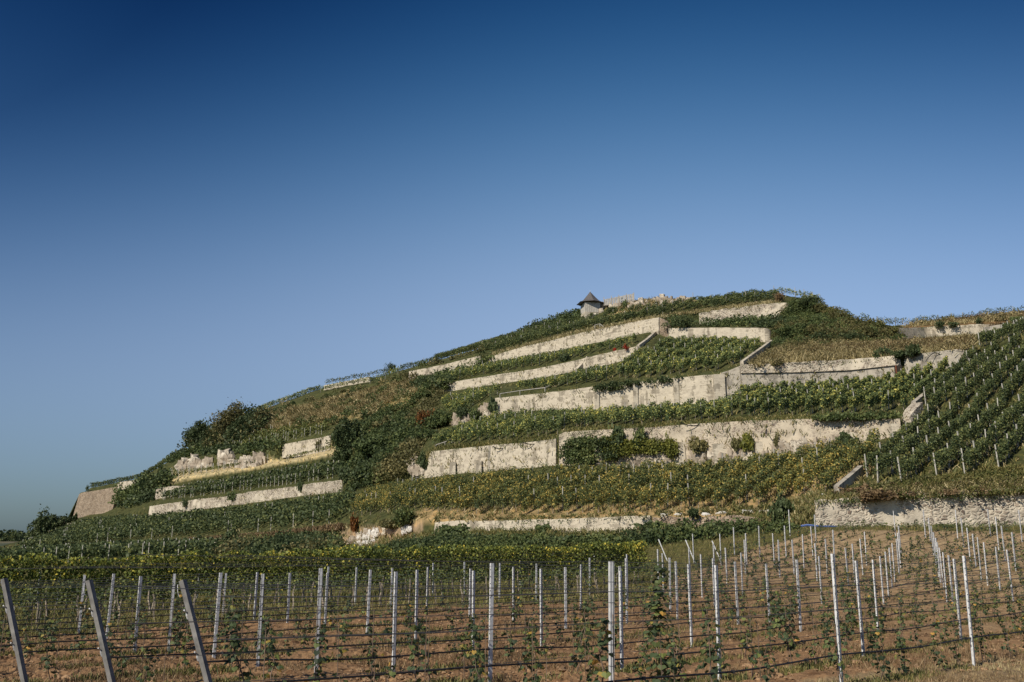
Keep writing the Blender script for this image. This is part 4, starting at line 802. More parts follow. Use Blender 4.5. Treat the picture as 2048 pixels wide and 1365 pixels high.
zone('thicket', 'dense dark thicket in the hollow between the left and middle vineyards', [(662,885),(700,862),(760,845),(830,840),(862,870),(835,905),(822,940),(790,962),(700,985),(690,935),(670,915)], ['bush', 'bush_dark', 'bush', 'bush_olive'], 260, (1.2, 2.6), .19, 130)
zone('thicket', 'green scrub on the slope above the dark hollow', [(700,865),(760,832),(820,810),(850,770),(900,775),(870,815),(900,845),(850,868),(780,850),(720,868)], ['bush', 'bush', 'bush_olive'], 190, (.9, 2.0), .17, 90)
zone('thicket', 'olive scrub and weeds across the upper left slope', [(480,860),(520,825),(640,790),(760,765),(830,748),(850,775),(800,815),(700,848),(600,858)], ['bush_olive', 'bush', 'straw', 'bush'], 190, (.9, 2.0), .19, 90)
zone('thicket', 'scrub below the upper left wall', [(830,760),(900,750),(970,730),(985,722),(975,715),(940,735),(900,765),(880,785),(845,785)], ['bush', 'bush_dark'], 70, (1.2, 2.2), .22, 80)
zone('thicket', 'dark creepers hanging over the strip between the left walls', [(300,1005),(330,990),(350,960),(330,950),(290,965),(240,985),(235,1010),(260,1020)], ['bush_dark', 'bush'], 90, (2.0, 3.6), .32, 90)
zone('thicket', 'dark creeping vines above the jagged left rocks', [(340,930),(380,912),(440,912),(560,905),(562,890),(480,895),(400,900),(330,920)], ['bush_dark', 'bush'], 90, (1.4, 2.4), .28, 80)
zone('thicket', 'low scrub on the bank behind the hedge row, left part', [(425,1118),(445,1092),(560,1082),(640,1075),(672,1090),(680,1112)], ['bush', 'bush_olive', 'bush_dark'], 380, (.8, 1.7), .16, 90)
zone('thicket', 'low scrub on the bank behind the hedge row, middle part', [(690,1112),(760,1102),(850,1084),(900,1080),(1000,1086),(1150,1088),(1300,1084),(1330,1090),(1300,1095),(900,1105)], ['bush', 'bush_dark', 'bush'], 620, (.45, .95), .11, 70)
zone('thicket', 'weedy scrub below the low dry stone wall', [(1290,1100),(1310,1068),(1450,1068),(1550,1062),(1600,1060),(1570,1085),(1480,1100),(1400,1130),(1330,1140)], ['bush', 'bush_olive', 'bush'], 230, (.6, 1.3), .12, 80)
zone('thicket', 'scrub covering the rounded mound right of the summit', [(1560,640),(1585,606),(1630,596),(1690,628),(1760,650),(1810,674),(1800,688),(1700,692),(1560,706),(1545,690),(1550,655)], ['bush', 'bush_olive', 'grass', 'bush_olive', 'bush'], 560, (.6, 1.4), .12, 90)
zone('thicket', 'bushes lining the top of the smooth pale wall near the summit', [(1335,656),(1345,640),(1400,650),(1480,642),(1570,636),(1590,650),(1540,658),(1440,655)], ['bush_dark', 'bush'], 80, (.9, 1.8), .18, 80)
zone('thicket', 'bushes on the ledge below the speckled wall', [(1122,930),(1135,895),(1160,885),(1230,882),(1345,892),(1352,912),(1300,912),(1240,922),(1150,936)], ['bush', 'bush_dark', 'bush_yellow'], 130, (.7, 1.4), .12, 100)
zone('thicket', 'dark bushes climbing the skyline towards the hut', [(1050,668),(1060,650),(1110,635),(1160,622),(1172,632),(1165,645),(1120,650),(1080,665)], ['bush_dark', 'bush'], 90, (1.2, 2.3), .22, 80)
zone('thicket', 'scrub strip on the skyline slope above the upper left wall', [(820,740),(900,722),(1000,692),(1060,668),(1050,680),(960,705),(880,728)], ['bush', 'bush_olive'], 70, (1.0, 1.8), .22, 70)
zone('thicket', 'copse of dark bushes on the left shoulder of the hill', [(372,905),(385,872),(402,852),(432,838),(470,832),(505,842),(530,858),(520,876),(470,888),(430,898)], ['bush_dark', 'bush_olive', 'bush_dark'], 110, (2.0, 4.2), .34, 110, hs=(.8, 1.3))
zone('thicket', 'dark scrub below the dry stone wall and beside the low cream wall', [(1240,1094),(1290,1078),(1320,1064),(1380,1070),(1340,1096),(1300,1100)], ['bush_dark', 'bush'], 90, (.7, 1.2), .13, 90)
zone('weed_patches', 'low olive and brown weed clumps in the dry grass above the doorway wall', [(1500,736),(1600,727),(1800,714),(1940,699),(1960,676),(1820,686),(1600,690),(1540,705)], ['straw', 'straw', 'bush_olive', 'straw'], 260, (.5, 1.2), .11, 60)
zone('weed_patches', 'brown and olive weed clumps along the grassy strip above the rubble wall', [(1640,1003),(1690,990),(1760,975),(1900,958),(2060,940),(2060,986),(1900,992),(1760,998)], ['grass', 'bush_olive', 'grass', 'brown'], 220, (.3, .7), .08, 60)
zone('weed_patches', 'olive and brown weed clumps under the vines of the distant skyline', [(1790,654),(1850,650),(2060,638),(2060,626),(1900,641)], ['bush_olive', 'straw', 'brown'], 120, (.6, 1.3), .13, 60)
zone('weed_patches', 'weeds along the earth strip at the foot of the lower vineyard', [(870,1042),(1000,1043),(1300,1034),(1560,1030),(1630,1004),(1560,1010),(1300,1028),(870,1036)], ['grass', 'bush_olive'], 160, (.2, .5), .07, 40)
zone('creeper', 'dark green creeper hanging over the pilastered wall', [(1190,780),(1210,772),(1280,764),(1360,756),(1358,762),(1280,772),(1200,786)], ['bush_dark'], 40, (.5, .9), .13, 60)
zone('thicket', 'low green growth on top of the speckled wall, right end', [(1620,838),(1700,834),(1790,830),(1800,838),(1740,842),(1640,842)], ['bush_dark', 'bush'], 50, (.4, .8), .11, 60)

for a in [
 ('small dark bush sitting on the cream wall two terraces below the hut',1127,724,30,20,'bush_dark'), ('dark round bush on the rubble wall top, left of a pair',1768,716,46,20,'bush_dark'),
 ('dark round bush, tallest of the group above the doorway',1830,713,40,28,'bush_dark'), ('low dark bush between two round bushes above the doorway',1800,716,40,15,'bush_dark'),
 ('small dark bush in the dry grass above the rubble band',1543,729,20,10,'bush_dark'), ('low dark bush on the far pale wall, left one',1880,656,24,14,'bush_dark'), ('wide dark bush on the far pale wall beside the left one',1908,654,30,12,'bush_dark'),
 ('round dark bush on the far wall, right of the pair',1958,649,20,14,'bush_dark'), ('leafy bush at the right edge below the skyline vines',2035,648,40,18,'bush'),
 ('brown dry shrub at the right end of the far wall',2000,655,60,12,'brown'), ('large round bush standing at the right end of the low dry wall',1562,1046,58,44,'bush_dark'),
 ('dark brown bush on the low dry stone wall',1388,1034,30,20,'bush_dark'), ('dark bush poking over the long low cream wall',1085,1064,40,16,'bush'), ('rust red bush on the bank above the boulders',709,1062,24,28,'bush_rust'),
 ('orange brown bush at the right edge of the thicket',850,858,52,36,'bush_rust'), ('olive yellow shrub above the orange bush',905,812,36,20,'bush_olive'), ('small olive tree like shrub below the ridge on the left slope',950,842,44,26,'bush'),
 ('dark creeper bush hanging on the white rock face',930,836,40,22,'bush_dark'), ('dark bush on the corner of the cream wall',985,822,22,26,'bush_dark'),
 ('green bush before the buttressed wall, at its left end',846,935,28,26,'bush_dark'), ('pointed green bush at the left of the speckled wall ledge',1165,900,44,24,'bush'),
 ('tall dark bush on the ledge below the speckled wall',1236,898,40,42,'bush_dark'), ('second tall bush on the ledge below the speckled wall',1282,898,34,36,'bush'),
 ('yellow green bush at the right end of the ledge',1340,915,22,36,'bush_yellow'), ('olive bush growing from the wall between two buttresses',1396,905,42,26,'bush_olive'),
 ('dark olive bush in the wall just left of a buttress',1475,900,26,26,'bush_olive'), ('bright green bush in the wall beside the olive one',1496,900,28,30,'bush_yellow'),
 ('thin dry shrub rooted in the lower face of the speckled wall',1553,893,14,24,'bush_olive'), ('dark bush at the base of the speckled wall, right',1690,893,36,26,'bush_dark'),
 ('brown weeds draped over the left part of the rubble wall',1755,1002,70,20,'brown'), ('dry brown shrub on the grassy strip above the rubble wall',1720,992,60,16,'brown'), ('dark tuft on the foot of the right vineyard',1770,984,40,14,'bush_olive'),
 ('large dark bush in the middle of the left bank',460,1092,40,28,'bush_dark'), ('big dark bush below the yellowing vineyard, left of the rocks',808,1052,64,32,'bush'), ('spreading bush above the rust red bush',780,1058,56,22,'bush_olive'),
 ('wide bush where the low cream wall begins',905,1080,80,34,'bush'), ('wide dark bush covering the right end of the cream wall',1305,1076,84,28,'bush_dark'), ('dry pinkish shrub behind the hedge row',1272,1084,46,20,'brown'),
 ('lone bush breaking the left skyline',783,748,34,26,'bush_dark'), ('dark bush on the summit skyline',1505,598,44,18,'bush_dark'), ('reddish brown bush on the summit skyline',1558,604,34,20,'brown'),
 ('big dark bush on the crown of the mound',1620,612,60,26,'bush_dark'), ('dark bush on the left shoulder of the mound',1595,628,60,24,'bush'), ('dark bush low on the mound, left',1640,686,60,22,'bush_dark'), ('dark bush low on the mound, right of centre',1700,684,70,22,'bush_dark'), ('bush at the right foot of the mound',1790,682,40,18,'bush'),
 ('wide dark bush beside the crumbling wall end near the summit',1368,656,60,24,'bush_dark'), ('dark bush beside the hut wall, left',1160,624,26,16,'bush_dark'), ('small bush between hut and fence',1212,602,12,8,'bush_dark'), ('bush at the right end of the board fence',1272,600,18,10,'bush'),
 ('dark bush in front of the fence on the rock',1225,626,30,14,'bush_dark'), ('tall bush in front of the fence, right one',1250,618,18,18,'bush'),
 ('pyramid shaped bush on the corner of the curved bastion',174,984,10,14,'bush_dark'), ('red leaved vine near the stair wall',1252,700,16,10,'bush_red'), ('small red leaved shrub left of the bright red one',1229,704,8,8,'bush_red'),
 ('dark bush covering the right end of the rubble wall on the left slope',690,962,30,26,'bush_dark'), ('green creeper clump on the left rubble wall',465,1002,24,18,'bush'), ('dark creeper clump near the left end of the left rubble wall',370,1014,16,18,'bush_dark'),
 ('creeper clump in the middle of the left rubble wall',600,982,18,18,'bush_dark'), ('olive bush in front of the two tone wall',636,902,22,24,'bush_olive'), ('dark weeds on the low wall at far left',330,1084,12,10,'bush_dark'), ('dark weeds on the right part of the low far left wall',398,1080,14,12,'bush_dark'),
 ('green grassy bush left of the rubble wall end',1612,1030,34,16,'bush_olive'),
]: shrub(*a)
for a in [('dark tree at the left end of the ridge copse',398,896,50,44,'bush_dark',0), ('dark tree on the left flank of the ridge copse',385,900,40,40,'bush_dark',5), ('tallest olive brown tree of the ridge copse',462,876,76,54,'bush_olive',1), ('dark tree at the right foot of the ridge copse',480,880,52,36,'bush_dark',2), ('pale brownish shrub tree on the right of the ridge copse',520,856,46,30,'bush_olive',3),
          ('dark leafy tree at the far left foot of the hill',78,1086,50,46,'bush_dark',6), ('dark tree right of the first at the far left foot',112,1070,44,36,'bush_dark',7), ('small dark tree nearest the bastion at the far left',128,1056,22,20,'bush_dark',8), ('tiny conical tree left of the bastion',137,1050,9,14,'bush_dark',9), ('tiny conical tree touching the bastion',150,1044,9,12,'bush_dark',10),
          ('tall dark tree at the upper left edge of the thicket',690,915,60,64,'bush_dark',11), ('broad dark tree in the heart of the thicket',745,922,70,44,'bush',12), ('dark tree at the foot of the thicket',735,970,66,34,'bush_dark',13), ('green tree on the right side of the thicket',805,892,50,30,'bush',14), ('green tree at the top of the thicket',770,868,50,26,'bush_olive',15)]:
    tree(*a)
GZ = [('dry_grass', 'tall dry grass on the slope above the doorway wall', [(1500,738),(1600,728),(1800,715),(1940,700),(1960,676),(1820,688),(1600,692),(1540,706)], 'straw', 2600, .9, .06),
 ('dry_grass', 'brown weeds mixed in the grass above the doorway wall', [(1600,712),(1940,700),(1950,675),(1820,686),(1620,698)], 'brown', 500, .9, .06),
 ('dry_grass', 'brown dry weeds under the distant right skyline', [(1790,656),(1850,652),(2060,640),(2060,626),(1900,642)], 'straw', 900, .7, .07),
 ('dry_grass', 'straw coloured grass bank on the upper left slope', [(500,856),(560,825),(640,805),(760,778),(830,765),(840,785),(760,815),(650,840),(540,862)], 'straw', 2600, 1.1, .10),
 ('grass', 'rough grass strip above the right rubble wall', [(1640,1004),(1680,990),(1760,975),(1900,955),(2060,935),(2060,985),(1900,992),(1760,998)], 'grass', 2600, .45, .04),
 ('dry_grass', 'straw tufts above the right rubble wall', [(1660,1002),(1760,985),(1900,972),(2060,960),(2060,988),(1760,998)], 'straw', 900, .5, .04),
 ('dry_grass', 'yellow grass on the corner between the vineyards', [(1480,1058),(1560,1010),(1660,975),(1690,965),(1670,990),(1628,1004),(1620,1056)], 'straw', 900, .16, .03),
 ('grass', 'green yellow grass on the corner between the vineyards', [(1480,1058),(1560,1010),(1660,975),(1690,965),(1670,990),(1628,1004),(1620,1056)], 'grass', 1600, .18, .04),
 ('grass', 'grass edge on top of the long speckled wall', [(1125,866),(1300,856),(1500,843),(1800,832),(1800,826),(1500,836),(1300,848),(1130,858)], 'grass', 1400, .3, .05),
 ('grass', 'grass edge on top of the buttressed wall', [(845,935),(872,902),(985,891),(1112,878),(1112,872),(985,884),(870,896),(830,925)], 'grass', 900, .35, .05),
 ('dry_grass', 'dry grass on the summit beside the fence', [(1210,620),(1265,602),(1320,596),(1380,600),(1400,608),(1280,622)], 'straw', 900, .5, .06),
 ('dry_grass', 'dry grass lip under the top vine terrace', [(985,712),(1050,694),(1150,670),(1325,636),(1400,626),(1560,606),(1560,600),(1325,630),(1150,663),(985,706)], 'straw', 1000, .45, .06),
 ('grass', 'weeds along the foot of the hill behind the hedge row', [(0,1134),(300,1124),(700,1112),(900,1104),(900,1100),(700,1106),(300,1118),(0,1126)], 'grass', 900, .35, .05),
 ('dry_grass', 'brown weeds on the path below the dark left vineyard', [(60,1106),(220,1090),(440,1074),(560,1066),(690,1050),(690,1058),(560,1074),(440,1082),(220,1097)], 'brown', 1500, .5, .06)]
for g in GZ: grasszone(*g)
HILLPOLY = [(160,1052),(170,985),(320,950),(380,905),(500,850),(640,800),(820,745),(1000,700),(1180,640),(1400,612),(1600,612),(1800,680),(2060,640),(2060,985),(1640,1005),(1480,1035),(830,1045),(680,1090),(430,1090),(60,1110)]
grasszone('grass', 'rough green grass between the walls and vine rows of the hill', HILLPOLY, 'grass', 5200, .4, .06, 7)
grasszone('dry_grass', 'scattered dry grass between the walls and vine rows of the hill', HILLPOLY, 'straw', 2000, .4, .06, 6)
grasszone('weeds', 'brown green weeds on the bank at the foot of the hill', [(430,1112),(700,1108),(1300,1094),(1560,1068),(1600,1058),(1310,1062),(900,1060),(700,1084),(440,1090)], 'grass', 2600, .5, .04, 7)
# plants rooted in the wall tops and at the wall feet
C_ = []
for (k_, xa, xb, p_) in [(3, 845, 1115, .5), (3, 1120, 1800, .7), (3, 300, 685, .9), (5, 990, 1440, .6), (5, 1480, 1940, .5), (7, 885, 1275, .6), (9, 980, 1330, .6), (9, 820, 960, .6), (1, 880, 1300, .6), (1, 1630, 2048, .9), (9, 1780, 2040, .7), (11, 1400, 1590, .8), (7, 566, 660, .8), (1, 215, 443, .8)]:
    for px_ in np.arange(xa, xb, 9.0):
        for side in (0, 1):
            if rng.uniform() > p_ * .75: continue
            kk = k_ + 1 - side; py_, Yv_ = cval(kk, px_); q = unp(px_ + rng.uniform(-4, 4), py_, Yv_ - (.45 if side == 0 else 1.0)); sz = rng.uniform(.12, .42); n_ = int(60 * sz / .3)
            v = rng.normal(size=(n_, 3)) * np.array([sz * 1.3, .18, sz * .6]); v[:, 2] -= (0.1 if side == 0 else -.1); C_.append(q + v)
C_ = np.concatenate(C_); V, Fq = soup(C_, rng.uniform(.6, 1.4, len(C_)) * .055)
tag(obj('wall_plants', mesh_np('wall_plants', V, Fq, G['bush'], np.clip(rng.normal(.45, .2, len(C_)), 0, 1))), 'small plants rooted along the tops and feet of the terrace walls', 'wall plants', None, 'stuff')

# ------------------------------------------------------------------ summit hut and board fence
h = hit(1184, 616); hy = 207.0
b0 = unp(1181., 622., hy); sc = hy / F
hut = empty('hut', b0, math.radians(12)); tag(hut, 'small hut with steep pointed slate roof on the summit', 'hut')
mb = MB(); mb.box((0, 0, .45), (3.8, 3.8, 2.6)); obj('wall', mb.build('wall', G['planks']), hut)
mb = MB()
for i in range(9):
    mb.box((-1.8 + i * .45, -1.92, .5), (.05, .04, 2.3))
obj('board_seam', mb.build('board_seam', G['conc_grey']), hut)
prof = [(3.5, 1.75), (2.9, 1.95), (2.0, 2.55), (1.3, 3.3), (.6, 4.1), (.05, 4.75)]
mb = MB(); V = []; 
for (r_, z_) in prof:
    for j in range(6):
        a = math.pi / 6 + j * math.pi / 3; V.append((math.cos(a) * r_, math.sin(a) * r_, z_))
fs = [[i * 6 + j, i * 6 + (j + 1) % 6, (i + 1) * 6 + (j + 1) % 6, (i + 1) * 6 + j] for i in range(len(prof) - 1) for j in range(6)]
fs += [[0, 1, 2, 3], [0, 3, 4, 5]]
mb.add(V, fs); rf = obj('roof', mb.build('roof', G['slate']), hut)
mb = MB(); mb.tube([(0, 0, 4.6), (0, 0, 5.2)], .05, 6); obj('finial', mb.build('finial', G['steel']), rf)
mb = MB()
mb.box((0, 0, 1.70), (4.3, 4.3, .12)); obj('eaves_beam', mb.build('eaves_beam', G['dark']), hut)
mb = MB(); mb.box((2.2, -1.5, .5), (.14, .14, 2.3)); obj('porch_post', mb.build('porch_post', G['dark']), hut)
mb = MB(); mb.box((2.2, 1.5, .5), (.14, .14, 2.3)); obj('porch_post', mb.build('porch_post', G['dark']), hut)
mb = MB(); mb.box((1.93, 0, .6), (.06, 1.2, 1.9)); obj('door', mb.build('door', G['dark']), hut)
mb = MB(); mb.box((0, 0, -1.9), (4.1, 4.1, 2.2)); obj('plinth', mb.build('plinth', G['conc']), hut)
f0 = unp(1208., 610., 206.); f1 = unp(1268., 601., 203.)
fe = empty('board_fence', f0); tag(fe, 'pale grey upright board fence on the summit right of the hut', 'fence')
d = f1 - f0; Ln = np.linalg.norm(d[:2]); nb = int(Ln / .5); mb = MB(); R_ = Matrix.Rotation(math.atan2(d[1], d[0]), 3, 'Z')
for i in range(nb):
    t = (i + .5) / nb; p = d * t; hh = 1.5 + .35 * t; mb.box((p[0], p[1], p[2] + hh / 2 - .2), (.46, .05, hh + .1 * (i % 2)), 0, R_)
obj('boards', mb.build('boards', plain_mat('weathered fence boards', (.36, .34, .31), .9, 0, .3, 2)), fe)
for t in (0, .25, .5, .75, 1): mb = MB(); p = d * t; mb.box((p[0], p[1] - .1, p[2] + .8), (.14, .14, 2.2)); obj('fence_post', mb.build('fence_post', G['conc_grey']), fe)
# handrail of the small stair under the hut
def rail(label, pts, hgt=1.1):
    Q = [hit(*p) for p in pts]
    if any(q is None for q in Q): return
    root = empty('stair_rail', Q[0]); tag(root, label, 'handrail', 'handrails on the terraces'); Q = [q - Q[0] for q in Q]
    mb = MB(); mb.tube([q + np.array([0, 0, hgt]) for q in Q], .06, 4); obj('rail', mb.build('rail', G['planks']), root)
    for q in Q: mb = MB(); mb.tube([q + np.array([0, 0, -.3]), q + np.array([0, 0, hgt])], .07, 4); obj('rail_post', mb.build('rail_post', G['steel_far']), root)
rail('pale handrail on the stair above the long cream wall below the hut', [(1190, 660), (1200, 658), (1212, 668), (1224, 676)])
rail('low timber rail on the path above the cream wall with the rock face', [(1000, 796), (1040, 790), (1090, 784), (1118, 770)], .7)
rail('sloping timber rail at the start of the buttressed wall', [(872, 898), (890, 892), (904, 886)], .6)
# hose loops hanging on walls
def loop(label, px0, px1, py, sag, k, off):
    Y = cval(k, (px0 + px1) / 2)[1] - off; pts = []
    for t in np.linspace(0, 1, 16): pts.append(unp(float(px0 + (px1 - px0) * t), float(py + sag * 4 * t * (1 - t)), Y))
    pts = np.array(pts); o = pts[0].copy(); mb = MB(); mb.tube(pts - o, .06, 4); tag(obj('hose_loop', mb.build('hose_loop', G['hose']), None, o), label, 'hose', 'black hoses sagging over the walls')
loop('black hose sagging from the top of the speckled wall', 1362, 1410, 846, 6, 3, .75)
loop('black hose sagging over the buttressed wall, right part', 1045, 1080, 885, 4, 3, .75)
loop('black hose sagging over the buttressed wall beside its joint', 985, 1015, 893, 5, 3, .75)
loop('large black hose arch on the wall right of the doorway', 1851, 1892, 724, -18, 5, .8)
# blue pipe by the rubble wall
mb = MB(); pts = [unp(a, b, c) for a, b, c in [(1602., 1052.5, 71.), (1615., 1050.5, 70.8), (1625., 1051.5, 70.6), (1640., 1053.5, 70.4), (1675., 1053.8, 70.3)]]; o = pts[0].copy(); mb.tube([p - o for p in pts], .09, 6)
tag(obj('blue_pipe', mb.build('blue_pipe', G['blue']), None, o), 'blue plastic pipe lying at the left foot of the rubble wall', 'pipe')

# ------------------------------------------------------------------ distant wood and fields
for i, (x0, x1, Y, lb) in enumerate([(-900, 110, 900, 'far off dark wood on the left horizon')]):
    C = []
    for _ in range(420):
        px = rng.uniform(x0, x1); Yv = Y + rng.uniform(0, 120); c0 = np.array([(px - CX) / F * Yv, Yv, -7.5]); s = rng.uniform(4, 8)
        q = rng.normal(size=(60, 3)); q /= np.linalg.norm(q, axis=1)[:, None]; q[:, 2] = np.abs(q[:, 2]); q *= np.array([s, s, s * 1.5]); C.append(q + c0)
    C = np.concatenate(C); V, Fq = soup(C, rng.uniform(.8, 1.6, len(C)) * 1.1); tag(obj('far_wood', mesh_np('far_wood', V, Fq, G['bush_dark'], rng.uniform(0, 1, len(C)))), lb, 'wood', None, 'stuff')

# ------------------------------------------------------------------ mature vine rows of the flat plot (hedge row)
def flat_row(s, ta, tb, **kw):
    t = np.arange(ta, tb, .7); X = N58[0] * s + D58[0] * t; Y = N58[1] * s + D58[1] * t; Z = gz(X, Y)
    return vine_row(np.stack([X, Y, Z], -1)[::-1], **kw)
ce = np.array([7.5, 49.4]) @ D58
HG = 'mature vine rows across the flat plot'
flat_row(-37.9, ce - 62, ce, mat='hedge', label='long dense yellow green hedge of vines crossing the flat plot, farthest row', group=HG, h=2.15, dens=1300, leaf=.052, thick=.30, posts=0, trunks=30, hmin=.4, cover=2, tv=.12)
flat_row(-35.9, ce - 60, ce - 1.0, mat='vine_dark', label='sparse trellised vine row just in front of the dense hedge', group=HG, h=1.15, dens=130, leaf=.07, thick=.24, posts=0, trunks=44, hmin=.6, cover=.9)
flat_row(-33.9, ce - 58, ce - 5.5, mat='vine_dark', label='sparse trellised vine row, third from the dense hedge', group=HG, h=1.15, dens=90, leaf=.065, thick=.22, posts=0, trunks=44, hmin=.6, cover=.8)
flat_row(-31.9, ce - 56, ce - 13, mat='vine_dark', label='sparse trellised vine row nearest the red soil', group=HG, h=1.15, dens=60, leaf=.06, thick=.2, posts=0, trunks=44, hmin=.6, cover=.7)

# ------------------------------------------------------------------ young vineyard trellis: posts
A50 = math.radians(49.5); ND = np.array([math.cos(A50), -math.sin(A50)]); DD = np.array([math.sin(A50), math.cos(A50)])
S0, DS = -7.6, 2.3
def steel_post(h=2.0, w=.062, dp=.042):
    mb = MB(); mb.box((-w / 2 + .006, 0, h / 2 - .2), (.012, dp, h + .4)); mb.box((w / 2 - .006, 0, h / 2 - .2), (.012, dp, h + .4)); mb.box((0, -dp / 2 + .005, h / 2 - .2), (w, .010, h + .4))
    return mb.build('steel_profile', G['steel'])
def hooks(w=.062, h=2.0):
    mb = MB()
    for z in np.arange(.45, h - .02, .12):
        for sx in (-1, 1): mb.box((sx * (w / 2 + .002), -.012, z), (.008, .014, .02))
    return mb.build('wire_hooks', G['wire'])
SPM = steel_post(); HKM = hooks()
def make_post(P, lean=(0, 0), sc_=1.0, wsc=1.0):
    r = empty('trellis_post', P); a = obj('profile', SPM, r); b_ = obj('wire_hooks', HKM, r); r.rotation_euler = (lean[0], lean[1], random.uniform(-.25, .25) + math.pi / 2 - A50 + random.choice([0, .0])); r.scale = (wsc, wsc, sc_)
    return r
PL = [(69,1152,1250),(109,1152,1250),(155,1150,1290),(211,1148,1300),(267,1153,1330),(335,1148,1330),(391,1145,1240),(425,1146,1350),(443,1147,1270),(506,1145,1275),(514,1148,1360),(573,1146,1280),(631,1137,1372),(648,1146,1295),(652,1138,1240),
 (709,1137,1245),(733,1140,1302),(780,1138,1255),(786,1144,1375),(831,1140,1308),(853,1135,1260),(865,1129,1223),(928,1127,1220),(939,1138,1265),(946,1142,1330),(980,1127,1368),(999,1126,1227),
 (1027,1134,1271),(1041,1122,1205),(1073,1128,1225),(1083,1138,1316),(1106,1118,1185),(1132,1135,1282),(1162,1129,1245),(1180,1116,1207),(1190,1109,1175),(1243,1133,1300),(1245,1142,1372),(1254,1117,1245),(1256,1109,1205),(1317,1099,1160),(1327,1107,1178),(1340,1116,1200),(1356,1123,1252),
 (1388,1068,1124),(1384,1129,1300),(1381,1098,1160),(1405,1109,1200),(1430,1117,1225),(1429,1088,1140),(1440,1131,1368),(1442,1068,1118),(1455,1096,1176),(1469,1055,1105),(1476,1124,1238),(1486,1106,1200),(1491,1080,1140),(1493,1067,1115),(1519,1052,1098),
 (1540,1128,1255),(1548,1067,1112),(1560,1080,1160),(1572,1052,1105),(1588,1080,1135),(1602,1120,1266),(1608,1069,1130),(1625,1053,1095),(1635,1087,1165),(1646,1113,1235),(1653,1078,1120),(1668,1060,1105),(1684,1108,1378),(1698,1096,1180),(1710,1088,1165),(1728,1122,1320),(1724,1078,1120),(1732,1064,1108),
 (1757,1120,1272),(1770,1113,1235),(1778,1104,1200),(1786,1096,1190),(1790,1087,1160),(1798,1078,1140),(1800,1066,1115),(1801,1052,1095),(1851,1020,1072),(1791,1022,1068),(1915,1020,1070),(1981,1018,1070),(2043,1020,1070),(1631,1030,1065),(1580,1020,1066),
 (1861,1036,1080),(1867,1052,1102),(1872,1065,1120),(1876,1076,1135),(1880,1085,1150),(1887,1096,1170),(1893,1105,1190),(1908,1111,1225),(1922,1118,1276),(1948,1112,1330),(1926,1036,1078),(1938,1056,1095),(1950,1068,1115),(1960,1075,1130),(1973,1085,1145),(2000,1094,1175),(2027,1100,1205),(2028,1065,1105),(2008,1052,1095),(1995,1034,1075),
 (-60,1155,1300),(-140,1155,1330),(2110,1095,1190),(2090,1070,1110),(2150,1100,1230),(2190,1080,1150)]
mature = lambda x, y, px: (x * N58[0] + y * N58[1] < -29.9) and px < 1300
placed = []
def depth_for_top(px, pt_, H=1.85):
    Ys = np.linspace(14, 69.5, 220); u = (px - CX) / F * 1.03; Z = gz(u * Ys, Ys); return float(Ys[np.argmin(np.abs(proj(u * Ys, Ys, Z + H)[1] - pt_) + .02 * Ys)])
for (px, pt_, pb) in PL:
    Yv = 2.0 / (slope(pt_) - slope(pb)); Yv = min(Yv, 67.5)
    if Yv > 30 and px > 1290: Yv = depth_for_top(px, pt_)
    X = unp(float(px), float(pb), Yv)[0]; s = ND @ (X, Yv); k = round((s - S0) / -DS); k = max(0, k)
    # slide along the viewing ray onto the trellis line
    u = X / Yv; Y2 = (S0 - DS * k) / (ND[0] * u + ND[1])
    if 8 < Y2 < 69 and abs(Y2 - Yv) / Yv < (.2 if Yv < 30 or px < 1290 else .03): Yv = Y2; X = u * Yv
    z = float(gz(X, Yv)[0]); # height so that its top ends where the photographed one does
    sc_ = (slope(pt_) * Yv - z) / 2.0; sc_ = float(np.clip(sc_, .72, 1.2))
    placed.append([k, DD @ (X, Yv), X, Yv, z, sc_, px])
placed.sort(key=lambda q: (q[0], q[1]))
rowposts = {}
for q in placed: rowposts.setdefault(q[0], []).append(q)
for k, L_ in sorted(rowposts.items()):
    for i, q in enumerate(L_):
        p = make_post((q[2], q[3], q[4]), (random.uniform(-.012, .012), random.uniform(-.012, .012) + .01), q[5], 1.15 if q[3] > 45 else 1.0)
        where = 'nearest' if k == 0 else ordw(k) + ' nearest'
        tag(p, 'slim galvanised post, %s from the left in the %s trellis row' % (ordw(i), where), 'post', 'galvanised posts of the young vineyard')
# the stout grooved wooden post in the middle foreground
pw = unp(1223., 1390., 13.4); zz = float(gz(pw[0], 13.4)[0])
r = empty('wooden_post', (pw[0], 13.4, zz)); r.rotation_euler = (0, .022, .3); r.scale = (1, 1, (slope(1123) * 13.4 - zz) / 2.0); tag(r, 'stoutest upright grooved grey post in the middle foreground', 'post')
mb = MB(); mb.box((0, 0, .9), (.066, .06, 2.2)); obj('shaft', mb.build('shaft', G['steel']), r)
mb = MB()
for sx in (-.017, .019): mb.box((sx, -.031, .9), (.005, .004, 2.2))
obj('groove', mb.build('groove', G['hose']), r)
mb = MB()
for z_ in (.25, .5, .8, 1.1, 1.4, 1.7): mb.box((0, 0, z_), (.074, .068, .006))
obj('wire_wrap', mb.build('wire_wrap', G['wire']), r)

